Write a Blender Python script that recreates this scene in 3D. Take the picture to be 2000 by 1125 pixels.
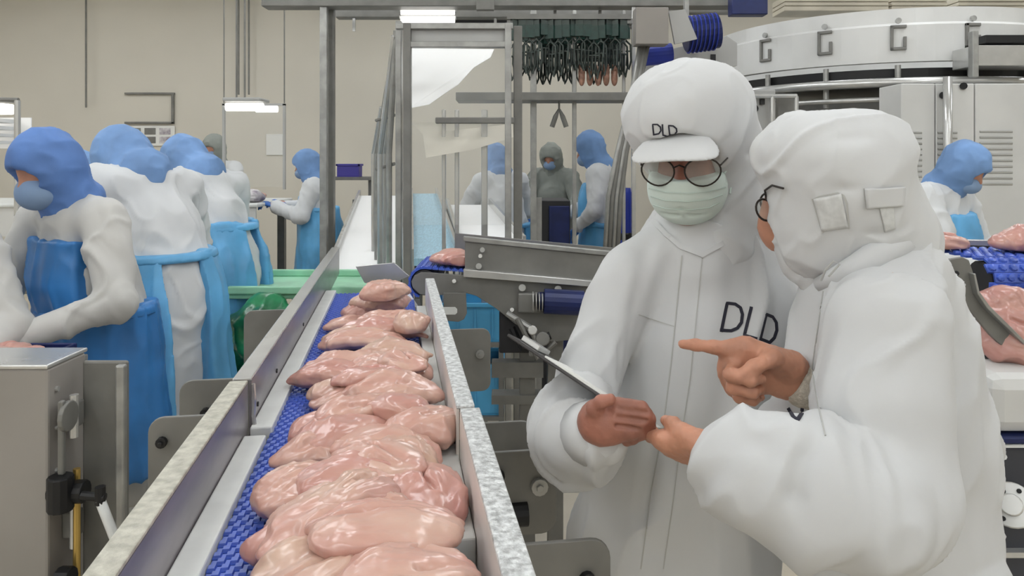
import bpy, math, random
import numpy as np
from mathutils import Vector, Matrix
from mathutils.bvhtree import BVHTree

for o in list(bpy.data.objects): bpy.data.objects.remove(o)
SC = bpy.context.scene; COL = SC.collection
random.seed(4); PI = math.pi

# ------------------------------------------------------------------ camera, world, exposure
F, CX, HY, CAMH = 1450.0, 1000.0, 315.0, 1.52          # focal length (px of a 2000 wide frame), horizon, eye height
cam = bpy.data.cameras.new('camera'); cam_o = bpy.data.objects.new('camera', cam); COL.objects.link(cam_o)
cam.sensor_width = 36; cam.lens = 36*F/2000; cam.shift_y = (HY-562.5)/2000
cam.clip_start = 0.05; cam.clip_end = 60
cam_o.location = (0, 0, CAMH); cam_o.rotation_euler = (PI/2, 0, 0); SC.camera = cam_o
W = bpy.data.worlds.new('world'); SC.world = W; W.use_nodes = True
W.node_tree.nodes['Background'].inputs[0].default_value = (0.9, 0.95, 1, 1)
W.node_tree.nodes['Background'].inputs[1].default_value = 0.3
vs = SC.view_settings; vs.view_transform = 'Standard'; vs.look = 'None'; vs.gamma = 1; vs.use_curve_mapping = False
vs.exposure = 0.0
LAMP_STRENGTH = 9.8

def P(px, py, Y): return Vector(((px-CX)/F*Y, Y, CAMH-(py-HY)/F*Y))
def R(px, Y): return px*Y/F                              # a length in pixels at distance Y, in metres
YAW = math.atan(225/1450)                                # the main conveyor runs towards (775,315)
def C(l, s, z): return Vector((l*math.cos(YAW)-s*math.sin(YAW), l*math.sin(YAW)+s*math.cos(YAW), z))

# ------------------------------------------------------------------ materials
def lin(c): return tuple(((v/255)/12.92 if v/255 <= .04045 else ((v/255+.055)/1.055)**2.4) for v in c)
MATS = {}
def mat(name, rgb, rough=.5, metal=0, var=0, vscale=8, rgb2=None, bump=0, bscale=40, emit=0, alpha=1, sss=0, coat=0, stretch=None, trans=0, detail=3):
    if name in MATS: return MATS[name]
    m = bpy.data.materials.new(name); m.use_nodes = True; nt = m.node_tree; b = nt.nodes['Principled BSDF']
    c = lin(rgb)+(1,)
    b.inputs['Base Color'].default_value = c; b.inputs['Roughness'].default_value = rough; b.inputs['Metallic'].default_value = metal
    b.inputs['Alpha'].default_value = alpha
    if sss: b.inputs['Subsurface Weight'].default_value = sss; b.inputs['Subsurface Radius'].default_value = (.02,.008,.005); b.inputs['Subsurface Scale'].default_value = .6
    if coat: b.inputs['Coat Weight'].default_value = coat; b.inputs['Coat Roughness'].default_value = .15
    if trans: b.inputs['Transmission Weight'].default_value = trans
    if emit: b.inputs['Emission Color'].default_value = c; b.inputs['Emission Strength'].default_value = emit
    tc = nt.nodes.new('ShaderNodeTexCoord'); src = tc.outputs['Object']
    if stretch:
        mp = nt.nodes.new('ShaderNodeMapping'); mp.inputs['Scale'].default_value = stretch; nt.links.new(src, mp.inputs[0]); src = mp.outputs[0]
    if rgb2 or var:
        n = nt.nodes.new('ShaderNodeTexNoise'); n.inputs['Scale'].default_value = vscale; n.inputs['Detail'].default_value = detail; nt.links.new(src, n.inputs['Vector'])
        r = nt.nodes.new('ShaderNodeValToRGB'); nt.links.new(n.outputs['Fac'], r.inputs[0])
        if not rgb2: rgb2 = tuple(max(0, v*(1-var)) for v in rgb)
        r.color_ramp.elements[0].position = .35; r.color_ramp.elements[1].position = .65
        r.color_ramp.elements[0].color = c; r.color_ramp.elements[1].color = lin(rgb2)+(1,)
        nt.links.new(r.outputs[0], b.inputs['Base Color'])
    if bump:
        n = nt.nodes.new('ShaderNodeTexNoise'); n.inputs['Scale'].default_value = bscale; n.inputs['Detail'].default_value = 4; nt.links.new(src, n.inputs['Vector'])
        bp = nt.nodes.new('ShaderNodeBump'); bp.inputs['Strength'].default_value = bump; bp.inputs['Distance'].default_value = .01
        nt.links.new(n.outputs['Fac'], bp.inputs['Height']); nt.links.new(bp.outputs[0], b.inputs['Normal'])
    MATS[name] = m; return m

M_steel  = mat('brushed stainless steel', (168,168,165), .38, .55, var=.12, vscale=14, bump=.06, bscale=60)
M_steelD = mat('grey steel toned for shaded sides', (126,125,121), .5, .25, var=.10, vscale=10, bump=.05, bscale=30)  # darker copy of the stainless, shade of shadow-side parts put into the colour
M_steelL = mat('polished steel toned for lit tops', (205,205,203), .25, .6, var=.06, vscale=9)  # lighter copy of the stainless, light on tops put into the colour
M_purple = mat('stainless rail inner face', (150,144,148), .3, .55, var=.10, vscale=7, stretch=(1,1,4))
M_frost  = mat('frosted pitted rail flange', (228,230,230), .45, .15, rgb2=(165,166,166), vscale=90, bump=.7, bscale=110)
M_speck  = mat('worn cream metal flange', (196,193,180), .5, .3, rgb2=(165,162,150), vscale=60, bump=.3, bscale=80)
M_white  = mat('white plastic wear strip', (222,224,222), .4, var=.05, vscale=12)
M_pvc    = mat('white machine enamel', (214,214,212), .35, .0, var=.04, vscale=3)
M_grey   = mat('light grey machine enamel', (176,176,174), .45, .0, var=.05, vscale=4)
M_box    = mat('beige grey cabinet paint', (150,145,140), .5, .1, var=.05, vscale=4)
M_dark   = mat('dark rubber', (34,34,38), .6)
M_black  = mat('black hardware', (28,28,30), .45, .3)
M_belt   = mat('blue plastic belt', (70,102,206), .35, var=.2, vscale=25)
M_belt2  = mat('deep blue belt web', (20,34,110), .5)
M_bluec  = mat('blue plastic crate', (28,52,160), .45, var=.15, vscale=6)
M_navy   = mat('dark blue motor paint', (26,40,96), .4, .2, var=.2, vscale=10)
M_sky    = mat('light blue conveyor belt', (176,216,236), .4, var=.10, vscale=20, stretch=(6,1,1))
M_cyan   = mat('blue plastic bin', (84,174,224), .35, var=.12, vscale=5)
M_green  = mat('pale green plastic', (168,226,190), .45, var=.1, vscale=6)
M_greenD = mat('green plastic bag', (40,140,90), .3, var=.4, vscale=9, bump=.4, bscale=14)
M_wall   = mat('cream wall panel', (210,205,193), .7, var=.03, vscale=.8)
M_ceil   = mat('white ceiling', (215,213,208), .8)
M_floor  = mat('cream epoxy floor', (204,194,176), .4, var=.10, vscale=2.5, bump=.05, bscale=20)
M_coat   = mat('white polyester coat', (202,203,204), .75, var=.025, vscale=3, bump=.12, bscale=14)
M_hood   = mat('white hood cloth', (204,205,206), .75, var=.02, vscale=5, bump=.12, bscale=18)
M_cream  = mat('cream knit cuff', (212,204,190), .85, rgb2=(186,178,164), vscale=160, bump=.6, bscale=170)
M_gown   = mat('white worker gown', (214,216,218), .8, var=.04, vscale=4, bump=.15, bscale=12)
M_gownG  = mat('grey white worker gown', (198,197,194), .8, var=.05, vscale=4, bump=.15, bscale=12)
M_hoodB  = mat('blue hood cloth', (122,160,212), .7, var=.14, vscale=6, bump=.2, bscale=16)
M_hoodD  = mat('deep blue hood cloth', (92,130,194), .7, var=.16, vscale=6, bump=.2, bscale=16)
M_apron  = mat('blue plastic apron', (104,180,232), .4, var=.14, vscale=5, bump=.25, bscale=9)
M_apronD = mat('deep blue plastic apron', (60,132,204), .4, var=.2, vscale=5, bump=.25, bscale=9)
M_glove  = mat('blue rubber glove', (50,108,190), .45, var=.1, vscale=10)
M_greyc  = mat('grey green cloth', (140,144,138), .8, var=.1, vscale=6)
M_skin   = mat('warm skin', (196,140,114), .5, var=.12, vscale=22, sss=.12, bump=.1, bscale=90)
M_skinD  = mat('darker warm skin', (164,108,90), .5, var=.15, vscale=22, sss=.1, bump=.12, bscale=90)
M_mask   = mat('pale mint face mask', (208,221,214), .8, var=.03, vscale=10)
M_maskB  = mat('pale blue face mask', (128,152,184), .8)
M_hair   = mat('dark hair', (38,28,26), .6)
M_eye    = mat('eye white', (220,215,210), .3)
M_letter = mat('navy black lettering', (28,28,44), .7)
M_line   = mat('grey seam thread', (178,178,175), .8)
M_meshp  = mat('grey mesh window in hood', (206,207,206), .8, var=.05, vscale=120)
M_lens   = mat('glasses lens', (170,174,168), .08, .0, alpha=.34)
M_wire   = mat('dark wire frame', (52,46,42), .35, .6)
M_gold   = mat('brass', (190,160,90), .3, .7)
M_paper  = mat('white paper', (226,226,222), .8)
M_board  = mat('dark clipboard', (58,56,56), .35, .2)
M_chick  = mat('raw chicken meat', (196,148,136), .30, sss=.10, rgb2=(204,168,152), vscale=9, coat=.28, bump=.10, bscale=34, stretch=(.5,1.6,1), detail=5)
M_chick2 = mat('pinker raw chicken meat', (188,134,126), .28, sss=.10, rgb2=(198,156,142), vscale=8, coat=.28, bump=.10, bscale=30, stretch=(.5,1.6,1), detail=5)
M_chick3 = mat('pale skin side raw chicken', (202,170,150), .30, sss=.10, rgb2=(192,148,138), vscale=8, coat=.28, bump=.10, bscale=36, stretch=(.6,1.4,1), detail=5)
M_cav    = mat('red torn meat', (176,84,80), .3, sss=.1, rgb2=(200,110,100), vscale=30, coat=.28, bump=.3, bscale=50)
M_lamp   = mat('lit fluorescent diffuser', (248,252,255), .5, emit=LAMP_STRENGTH)
M_tube   = mat('lit fluorescent tube', (255,253,248), .5, emit=2.2)
M_acryl  = mat('clear acrylic sheet', (226,228,224), .12, alpha=.07)
M_sheet  = mat('white plastic sheet', (250,250,250), .4)
M_csheet = mat('cream plastic sheet', (216,210,196), .5, var=.03)
M_shack  = mat('dark greenish shackle steel', (70,78,74), .35, .6, var=.3, vscale=20)
M_duct   = mat('cream duct', (200,192,174), .6, var=.08, vscale=5)
M_purpl  = mat('violet blue crate', (66,58,150), .5)
M_poster = mat('printed wall notice', (214,212,212), .7, rgb2=(150,140,150), vscale=16)

# ------------------------------------------------------------------ mesh helpers
class MB:
    def __init__(s): s.v, s.f = [], []
    def add(s, vs, fs, M=None):
        n = len(s.v)
        s.v += [tuple(M@Vector(v)) if M else tuple(v) for v in vs]; s.f += [tuple(i+n for i in f) for f in fs]; return s
    def box(s, a, b, M=None):
        (x0,y0,z0),(x1,y1,z1) = a, b
        return s.add([(x0,y0,z0),(x1,y0,z0),(x1,y1,z0),(x0,y1,z0),(x0,y0,z1),(x1,y0,z1),(x1,y1,z1),(x0,y1,z1)],
                     [(3,2,1,0),(4,5,6,7),(0,1,5,4),(1,2,6,5),(2,3,7,6),(3,0,4,7)], M)
    def hexa(s, p): return s.add(p, [(3,2,1,0),(4,5,6,7),(0,1,5,4),(1,2,6,5),(2,3,7,6),(3,0,4,7)])
    def tube(s, pts, r, n=10, cap=True):
        pts = [Vector(p) for p in pts]; rs = r if isinstance(r, (list,tuple)) else [r]*len(pts); vs, fs = [], []
        up = None
        for i, p in enumerate(pts):
            d = (pts[min(i+1,len(pts)-1)]-pts[max(i-1,0)]).normalized()
            if up is None:
                up = Vector((0,0,1)) if abs(d.z) < .9 else Vector((1,0,0))
            u = (up-d*up.dot(d)).normalized(); w = d.cross(u); up = u
            for k in range(n):
                a = 2*PI*k/n; vs.append(p+(u*math.cos(a)+w*math.sin(a))*rs[i])
        for i in range(len(pts)-1):
            for k in range(n):
                fs.append((i*n+k, i*n+(k+1)%n, (i+1)*n+(k+1)%n, (i+1)*n+k))
        if cap: fs += [tuple(range(n-1,-1,-1)), tuple((len(pts)-1)*n+k for k in range(n))]
        return s.add(vs, fs)
    def cyl(s, p0, p1, r, n=16): return s.tube([p0,p1], r, n)
    def poly(s, pts, d):                                  # planar outline extruded along vector d
        n = len(pts); pts = [Vector(p) for p in pts]; d = Vector(d)
        fs = [tuple(range(n)), tuple(range(2*n-1,n-1,-1))]+[(i,i+n,(i+1)%n+n,(i+1)%n) for i in range(n)]
        return s.add([*pts, *[p+d for p in pts]], fs)
    def lathe(s, prof, M=None, n=24, a0=0, a1=2*PI):      # profile (r,z) about z
        full = abs(a1-a0-2*PI) < 1e-6; m = n if full else n+1; vs, fs = [], []
        for i in range(m):
            a = a0+(a1-a0)*i/n
            vs += [(r*math.cos(a), r*math.sin(a), z) for r, z in prof]
        q = len(prof)
        for i in range(n):
            j = (i+1) % m
            for k in range(q-1): fs.append((i*q+k, j*q+k, j*q+k+1, i*q+k+1))
        return s.add(vs, fs, M)
    def mesh(s, name, smooth=False):
        me = bpy.data.meshes.new(name); me.from_pydata(s.v, [], s.f)
        import bmesh as _b
        bm = _b.new(); bm.from_mesh(me); _b.ops.recalc_face_normals(bm, faces=bm.faces); bm.to_mesh(me); bm.free()
        if smooth:
            me.shade_smooth()
        return me

def link(name, me, m, parent=None, bevel=0, smooth=False, autos=False):
    o = bpy.data.objects.new(name, me); COL.objects.link(o)
    if m is not None and not me.materials: me.materials.append(m)
    if parent is not None:
        o.parent = parent; o.matrix_parent_inverse = (Matrix.Translation(parent.location)@parent.rotation_euler.to_matrix().to_4x4()).inverted()
    if bevel:
        b = o.modifiers.new('bevel','BEVEL'); b.width = bevel; b.segments = 2; b.limit_method = 'ANGLE'; b.angle_limit = .7
    return o
def part(name, mb, m, parent=None, bevel=0, smooth=False): return link(name, mb.mesh(name, smooth), m, parent, bevel)
def tag(o, label, cat, group=None):
    o['label'] = label; o['category'] = cat
    if group: o['group'] = group
    return o
def thing(name, label, cat, loc=(0,0,0), group=None):
    o = bpy.data.objects.new(name, None); COL.objects.link(o); o.location = loc; o.empty_display_size = .1
    return tag(o, label, cat, group)
def struct(o): o['kind'] = 'structure'; return o

# ------------------------------------------------------------------ signed-distance modelling
_rng = np.random.RandomState(7); _T = _rng.rand(32,32,32).astype(np.float32)
def noise3(p, fr):
    q = p*np.asarray(fr, np.float32); i = np.floor(q).astype(int); t = q-i; t = t*t*(3-2*t); i &= 31; j = (i+1)&31
    x0,y0,z0 = i.T; x1,y1,z1 = j.T; a,b,c = t.T
    return 2*((_T[x0,y0,z0]*(1-a)+_T[x1,y0,z0]*a)*(1-b)*(1-c)+(_T[x0,y1,z0]*(1-a)+_T[x1,y1,z0]*a)*b*(1-c)
        +(_T[x0,y0,z1]*(1-a)+_T[x1,y0,z1]*a)*(1-b)*c+(_T[x0,y1,z1]*(1-a)+_T[x1,y1,z1]*a)*b*c)-1
class Prim:
    def __init__(s, f, lo, hi, k=.02, op='add'): s.f, s.lo, s.hi, s.k, s.op = f, np.array(lo), np.array(hi), k, op
def cap(p0, p1, r0, r1=None, k=.02, n=None, s=1, op='add'):
    p0 = np.array(p0, float); p1 = np.array(p1, float); r1 = r0 if r1 is None else r1; ba = p1-p0; L2 = max((ba*ba).sum(), 1e-9)
    nn = None if n is None else np.array(n, float)/np.linalg.norm(n)
    def f(x,y,z):
        ax, ay, az = x-p0[0], y-p0[1], z-p0[2]
        t = np.clip((ax*ba[0]+ay*ba[1]+az*ba[2])/L2, 0, 1); ax = ax-t*ba[0]; ay = ay-t*ba[1]; az = az-t*ba[2]
        q = ax*ax+ay*ay+az*az
        if nn is not None:
            vn = ax*nn[0]+ay*nn[1]+az*nn[2]; q = np.maximum(q+vn*vn*(1/s**2-1), 0)
        return (np.sqrt(q)-(r0+(r1-r0)*t))*(min(s,1) if nn is not None else 1)
    m = max(r0,r1)*max(s,1)
    return Prim(f, np.minimum(p0,p1)-m, np.maximum(p0,p1)+m, k, op)
def chain(pts, rs, k=.02, n=None, s=1): return [cap(pts[i], pts[i+1], rs[i], rs[i+1], k, n, s) for i in range(len(pts)-1)]
def ell(c, r, Rm=None, k=.02, op='add'):
    c = np.array(c, float); r = np.array(r, float); Q = None if Rm is None else np.array(Rm.transposed() if isinstance(Rm, Matrix) else Rm.T)
    def f(x,y,z):
        a, b, d = x-c[0], y-c[1], z-c[2]
        if Q is not None: a, b, d = (Q[0,0]*a+Q[0,1]*b+Q[0,2]*d, Q[1,0]*a+Q[1,1]*b+Q[1,2]*d, Q[2,0]*a+Q[2,1]*b+Q[2,2]*d)
        k0 = np.sqrt((a/r[0])**2+(b/r[1])**2+(d/r[2])**2); k1 = np.sqrt((a/r[0]**2)**2+(b/r[1]**2)**2+(d/r[2]**2)**2)+1e-9
        return k0*(k0-1)/k1
    m = r.max() if Q is not None else r
    return Prim(f, c-m, c+m, k, op)
class Field:
    def __init__(s, prims, h, pad=.03, lo=None, hi=None):
        ps = [p for p in prims if p.op == 'add']
        s.h = h; s.lo = np.min([p.lo for p in ps], 0)-pad if lo is None else np.array(lo, float); hi = np.max([p.hi for p in ps], 0)+pad if hi is None else np.array(hi, float)
        s.n = np.ceil((hi-s.lo)/h).astype(int)+1
        s.ax = [(s.lo[i]+np.arange(s.n[i])*h).astype(np.float32) for i in range(3)]
        s.D = np.full(tuple(s.n), 1., np.float32)
        for p in prims: s.apply(p)
    def apply(s, p):
        mg = p.k+5*s.h+.02
        a = np.clip(np.floor((p.lo-mg-s.lo)/s.h).astype(int), 0, s.n); b = np.clip(np.ceil((p.hi+mg-s.lo)/s.h).astype(int)+1, 0, s.n)
        if (b <= a).any(): return
        sl = tuple(slice(a[i],b[i]) for i in range(3))
        d = p.f(s.ax[0][sl[0]][:,None,None], s.ax[1][sl[1]][None,:,None], s.ax[2][sl[2]][None,None,:]).astype(np.float32); D = s.D[sl]
        if p.op == 'add':
            hh = np.maximum(p.k-np.abs(D-d), 0)/p.k; s.D[sl] = np.minimum(D, d)-hh*hh*p.k/4
        else:
            d = -d; hh = np.maximum(p.k-np.abs(D-d), 0)/p.k; s.D[sl] = np.maximum(D, d)+hh*hh*p.k/4
    def grid(s): return s.ax[0][:,None,None], s.ax[1][None,:,None], s.ax[2][None,None,:]
    def net(s, D=None):
        D = s.D if D is None else np.broadcast_to(D, s.D.shape)
        D = D.copy(); D[0]=D[-1]=1; D[:,0]=D[:,-1]=1; D[:,:,0]=D[:,:,-1]=1
        S = D < 0; c = np.zeros(np.array(D.shape)-1, np.int8)
        for i in (0,1):
            for j in (0,1):
                for k in (0,1): c += S[i:S.shape[0]-1+i, j:S.shape[1]-1+j, k:S.shape[2]-1+k]
        act = (c > 0) & (c < 8); ii,jj,kk = np.nonzero(act); n = len(ii)
        idx = np.full(act.shape, -1, np.int64); idx[ii,jj,kk] = np.arange(n)
        pos = np.zeros((n,3)); w = np.zeros(n)
        for a in ((0,0,0),(1,0,0),(0,1,0),(0,0,1),(1,1,0),(1,0,1),(0,1,1)):
            for q in range(3):
                if a[q]: continue
                b = list(a); b[q] = 1
                da = D[ii+a[0],jj+a[1],kk+a[2]]; db = D[ii+b[0],jj+b[1],kk+b[2]]; m = (da < 0) != (db < 0)
                t = da[m]/(da[m]-db[m]); pp = np.tile(np.array(a, float), (m.sum(),1)); pp[:,q] = t
                pos[m] += pp; w[m] += 1
        pos = s.lo+(np.stack([ii,jj,kk],1)+pos/w[:,None])*s.h
        F_ = []
        for q in range(3):
            u, v = (q+1)%3, (q+2)%3
            s0 = [slice(1,-1)]*3; s1 = [slice(1,-1)]*3; s0[q] = slice(0,-1); s1[q] = slice(1,None)
            A, B = S[tuple(s0)], S[tuple(s1)]; g = np.stack(np.nonzero(A != B), 1)
            if not len(g): continue
            inside = A[tuple(g.T)]; g = g.copy(); g[:,u] += 1; g[:,v] += 1
            def cell(du, dv):
                h_ = g.copy(); h_[:,u] += du; h_[:,v] += dv; return idx[tuple(h_.T)]
            fq = np.stack([cell(-1,-1), cell(0,-1), cell(0,0), cell(-1,0)], 1)
            fq[~inside] = fq[~inside][:,::-1]; F_.append(fq)
        return pos, np.concatenate(F_)
def relax(v, f, it=2, lam=.5):
    e = np.concatenate([f[:,[0,1]], f[:,[1,2]], f[:,[2,3]], f[:,[3,0]]]); n = len(v); cnt = np.bincount(e[:,0], minlength=n)+np.bincount(e[:,1], minlength=n)
    for _ in range(it):
        s = np.stack([np.bincount(e[:,0], v[e[:,1],q], n)+np.bincount(e[:,1], v[e[:,0],q], n) for q in range(3)], 1)
        v = v+(s/cnt[:,None]-v)*lam
    return v
def vnormals(v, f):
    n = np.cross(v[f[:,2]]-v[f[:,0]], v[f[:,3]]-v[f[:,1]]); out = np.zeros_like(v)
    for q in range(3):
        for c in range(4): out[:,q] += np.bincount(f[:,c], n[:,q], len(v))
    return out/(np.linalg.norm(out, axis=1)[:,None]+1e-9)
def npmesh(name, v, f):
    me = bpy.data.meshes.new(name); me.vertices.add(len(v)); me.vertices.foreach_set('co', np.asarray(v, np.float32).ravel())
    me.loops.add(f.size); me.loops.foreach_set('vertex_index', f.astype(np.int32).ravel())
    me.polygons.add(len(f)); me.polygons.foreach_set('loop_start', np.arange(0, f.size, 4, dtype=np.int32)); me.polygons.foreach_set('loop_total', np.full(len(f), 4, np.int32))
    me.update(calc_edges=True); me.validate(); me.shade_smooth(); return me
def folds(v, f, terms):                                   # terms: (amplitude, (fx,fy,fz) or (along, freq along, freq across), sharpen[, mask])
    n = vnormals(v, f); d = np.zeros(len(v))
    for a, fr, sh, *mk in terms:
        w = v
        if not np.isscalar(fr[0]):
            al = np.array(fr[0], float); al /= np.linalg.norm(al); s_ = np.cross(al, (.3,.9,.2)); s_ /= np.linalg.norm(s_); t_ = np.cross(al, s_)
            w = np.stack([v@al, v@s_, v@t_], 1); w = w+.05*np.stack([noise3(w+3, (5,5,5)), noise3(w+7, (5,5,5)), noise3(w+11, (5,5,5))], 1); fr = (fr[1], fr[2], fr[2])
        q = noise3(w, fr)
        if sh == 1: q = 1-2*np.abs(q)**.7
        if sh == 2: q = np.maximum(0, 1-3.2*np.abs(q))**1.3-.15
        d += a*q*(mk[0](v) if mk else 1)
    return v+n*d[:,None]
def crease(v, f, path, depth, width, n=None):
    n = vnormals(v, f) if n is None else n; path = [np.array(p) for p in path]; best = np.full(len(v), 9.)
    for a, b in zip(path[:-1], path[1:]):
        ba = b-a; t = np.clip(((v-a)@ba)/(ba@ba+1e-9), 0, 1); best = np.minimum(best, np.linalg.norm(v-a-t[:,None]*ba, axis=1))
    return v-n*(depth*np.exp(-(best/width)**2))[:,None]
def sdfpart(name, field, m, parent, D=None, it=1, terms=None, post=None):
    v, f = field.net(D)
    if it: v = relax(v, f, it)
    if terms: v = folds(v, f, terms)
    if post: v = post(v, f)
    return link(name, npmesh(name, v, f), m, parent)
def bvh(o):
    me = o.data; return BVHTree.FromPolygons([v.co.copy() for v in me.vertices], [tuple(p.vertices) for p in me.polygons])
def cast(tree, px, py):
    o = Vector((0,0,CAMH)); d = (P(px,py,1)-o).normalized(); h, n, i, t = tree.ray_cast(o, d)
    return (h, n) if h is not None else (None, None)
def ribbon(name, tree, path, width, m, parent, lift=.0012, closed=False, step=4):   # a thin raised strip laid on a surface
    pts = []
    pp = path+[path[0]] if closed else path
    for (a, b) in zip(pp[:-1], pp[1:]):
        k = max(1, int(math.hypot(b[0]-a[0], b[1]-a[1])/step))
        for i in range(k): pts.append((a[0]+(b[0]-a[0])*i/k, a[1]+(b[1]-a[1])*i/k))
    pts.append(pp[-1])
    H_ = [(h, n) for h, n in (cast(tree, *p) for p in pts) if h is not None]
    if len(H_) < 2: print('ribbon missed', name, len(H_), 'of', len(pts)); return None
    mb = MB(); vs = []
    for i, (h, n) in enumerate(H_):
        d = H_[min(i+1,len(H_)-1)][0]-H_[max(i-1,0)][0]; d.normalize(); w = n.cross(d).normalized()*(width/2)
        e = d*(width/2) if i == len(H_)-1 else (-d*(width/2) if i == 0 else Vector())
        vs += [h+e+w+n*lift, h+e-w+n*lift, h+e-w-n*.002, h+e+w-n*.002]
    fs = []
    for i in range(len(H_)-1):
        a, b = i*4, i*4+4; fs += [(a,a+1,b+1,b),(a+1,a+2,b+2,b+1),(a+2,a+3,b+3,b+2),(a+3,a,b,b+3)]
    L = (len(H_)-1)*4; fs += [(3,2,1,0),(L,L+1,L+2,L+3)]
    mb.add(vs, fs); return part(name, mb, m, parent)
def patch(name, tree, corners, m, parent, lift=.0015, n=10):   # a cloth patch: four corners, laid on a surface
    a,b,c,d = corners; mb = MB(); g = {}; vs = []
    for i in range(n+1):
        for j in range(n+1):
            u, w = i/n, j/n; px = (a[0]*(1-u)+b[0]*u)*(1-w)+(d[0]*(1-u)+c[0]*u)*w; py = (a[1]*(1-u)+b[1]*u)*(1-w)+(d[1]*(1-u)+c[1]*u)*w
            h, nn = cast(tree, px, py)
            if h is not None: g[i,j] = len(vs); vs.append(h+nn*lift)
    fs = [(g[i,j],g[i+1,j],g[i+1,j+1],g[i,j+1]) for i in range(n) for j in range(n) if all(q in g for q in ((i,j),(i+1,j),(i+1,j+1),(i,j+1)))]
    if not fs: print('patch missed', name); return None
    mb.add(vs, fs); o = part(name, mb, m, parent, smooth=True); s = o.modifiers.new('thick','SOLIDIFY'); s.thickness = .0015; s.offset = 0; return o

# ------------------------------------------------------------------ the hall
def slab(name, a, b, m): return struct(part(name, MB().box(a, b), m))
slab('floor', (-9,-9.5,-.1), (9,9.6,0), M_floor)
slab('wall_back', (-9,9.5,0), (9,9.7,4.3), M_wall)
slab('wall_left', (-9.2,-9.5,0), (-9,9.7,4.3), M_wall)
slab('wall_right', (9,-9.5,0), (9.2,9.7,4.3), M_wall)
slab('wall_front', (-9,-9.7,0), (9,-9.5,4.3), M_wall)
slab('ceiling', (-9.2,-9.7,4.3), (9.2,9.7,4.4), M_ceil)
for ix, X in enumerate((-6.6,-4.2,-1.8,.6,3.0,5.4)):
    for iy, Y in enumerate((-8.2,-5.7,-3.2,-.6,2.0,4.6,7.2)):  # rows farthest behind the camera are added, unseen, for frontal light
        t = thing('ceiling_light', 'long white fluorescent batten light hung unseen from the ceiling', 'light', (X,Y,4.3), 'ceiling fluorescent lights')
        part('housing', MB().box((X-.2,Y-.7,3.62),(X+.2,Y+.7,3.70)), M_pvc, t)
        part('diffuser', MB().box((X-.18,Y-.68,3.52),(X+.18,Y+.68,3.62)), M_lamp, t)
        for dy in (-.5,.5): part('suspension_rod', MB().cyl((X,Y+dy,3.70),(X,Y+dy,4.3),.008,6), M_steelD, t)

# ------------------------------------------------------------------ main belt conveyor
BELT_Z, RAIL_Z = 1.0, 1.1
mc = thing('belt_conveyor', 'long steel conveyor with blue modular belt carrying raw chicken', 'conveyor', C(-.09,1.8,0))
def cbox(mb, l0, l1, s0, s1, z0, z1):
    return mb.hexa([C(l0,s0,z0),C(l1,s0,z0),C(l1,s1,z0),C(l0,s1,z0),C(l0,s0,z1),C(l1,s0,z1),C(l1,s1,z1),C(l0,s1,z1)])
def rail(sg, l, s0, s1, m_in, m_top, wid=.032, z0=.90):
    part('side_rail', cbox(MB(), l, l+sg*.005, s0, s1, z0, RAIL_Z-.006), m_in, mc)
    part('rail_flange', cbox(MB(), l, l+sg*wid, s0, s1, RAIL_Z-.006, RAIL_Z), m_top, mc, .002)
    part('flange_lip', cbox(MB(), l+sg*(wid-.004), l+sg*wid, s0, s1, RAIL_Z-.03, RAIL_Z-.006), m_in, mc)
rail(-1, -.282, .35, 1.485, M_purple, M_speck, .034)
rail(-1, -.278, 1.50, 3.72, M_purple, M_steelL, .036, .972)
M_warm = mat('rail face with painted warm reflection', (226,218,212), .4, .15, var=.06, vscale=6)  # warm reflected light is painted into this steel's colour
rail(1, .106, .35, 1.262, M_warm, M_frost, .034)
rail(1, .101, 1.275, 2.68, M_warm, M_frost, .032)
part('wear_strip', cbox(MB(), -.281,-.241,.35,1.44,.975,1.010), M_white, mc, .003)
part('wear_strip', cbox(MB(), -.277,-.236,1.475,3.0,.975,1.012), M_white, mc, .003)
part('wear_strip', cbox(MB(), .068,.105,.99,1.345,.975,1.016), M_white, mc, .003)
part('wear_strip', cbox(MB(), .068,.1005,1.375,2.62,.975,1.014), M_white, mc, .003)
part('guide_block', cbox(MB(), .075,.105,.62,.965,.955,.992), M_steel, mc, .003)
part('bed_frame', cbox(MB(), -.27,.09,.35,2.98,.90,.972), M_steelD, mc)
for l, s in ((.1015,1.30),(.1015,1.36),(-.2775,1.52),(-.2775,1.56),(-.2775,1.8),(-.2775,2.3)):
    part('rivet', MB().cyl(C(l+(.002 if l<0 else -.002),s,1.03), C(l+(-.004 if l<0 else .004),s,1.03), .005, 8), M_black, mc)
part('link_chain', MB().tube([C(-.274,1.495,1.09),C(-.272,1.493,1.06),C(-.274,1.495,1.03),C(-.27,1.493,1.0)], .004, 6), M_steelL, mc)
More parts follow.
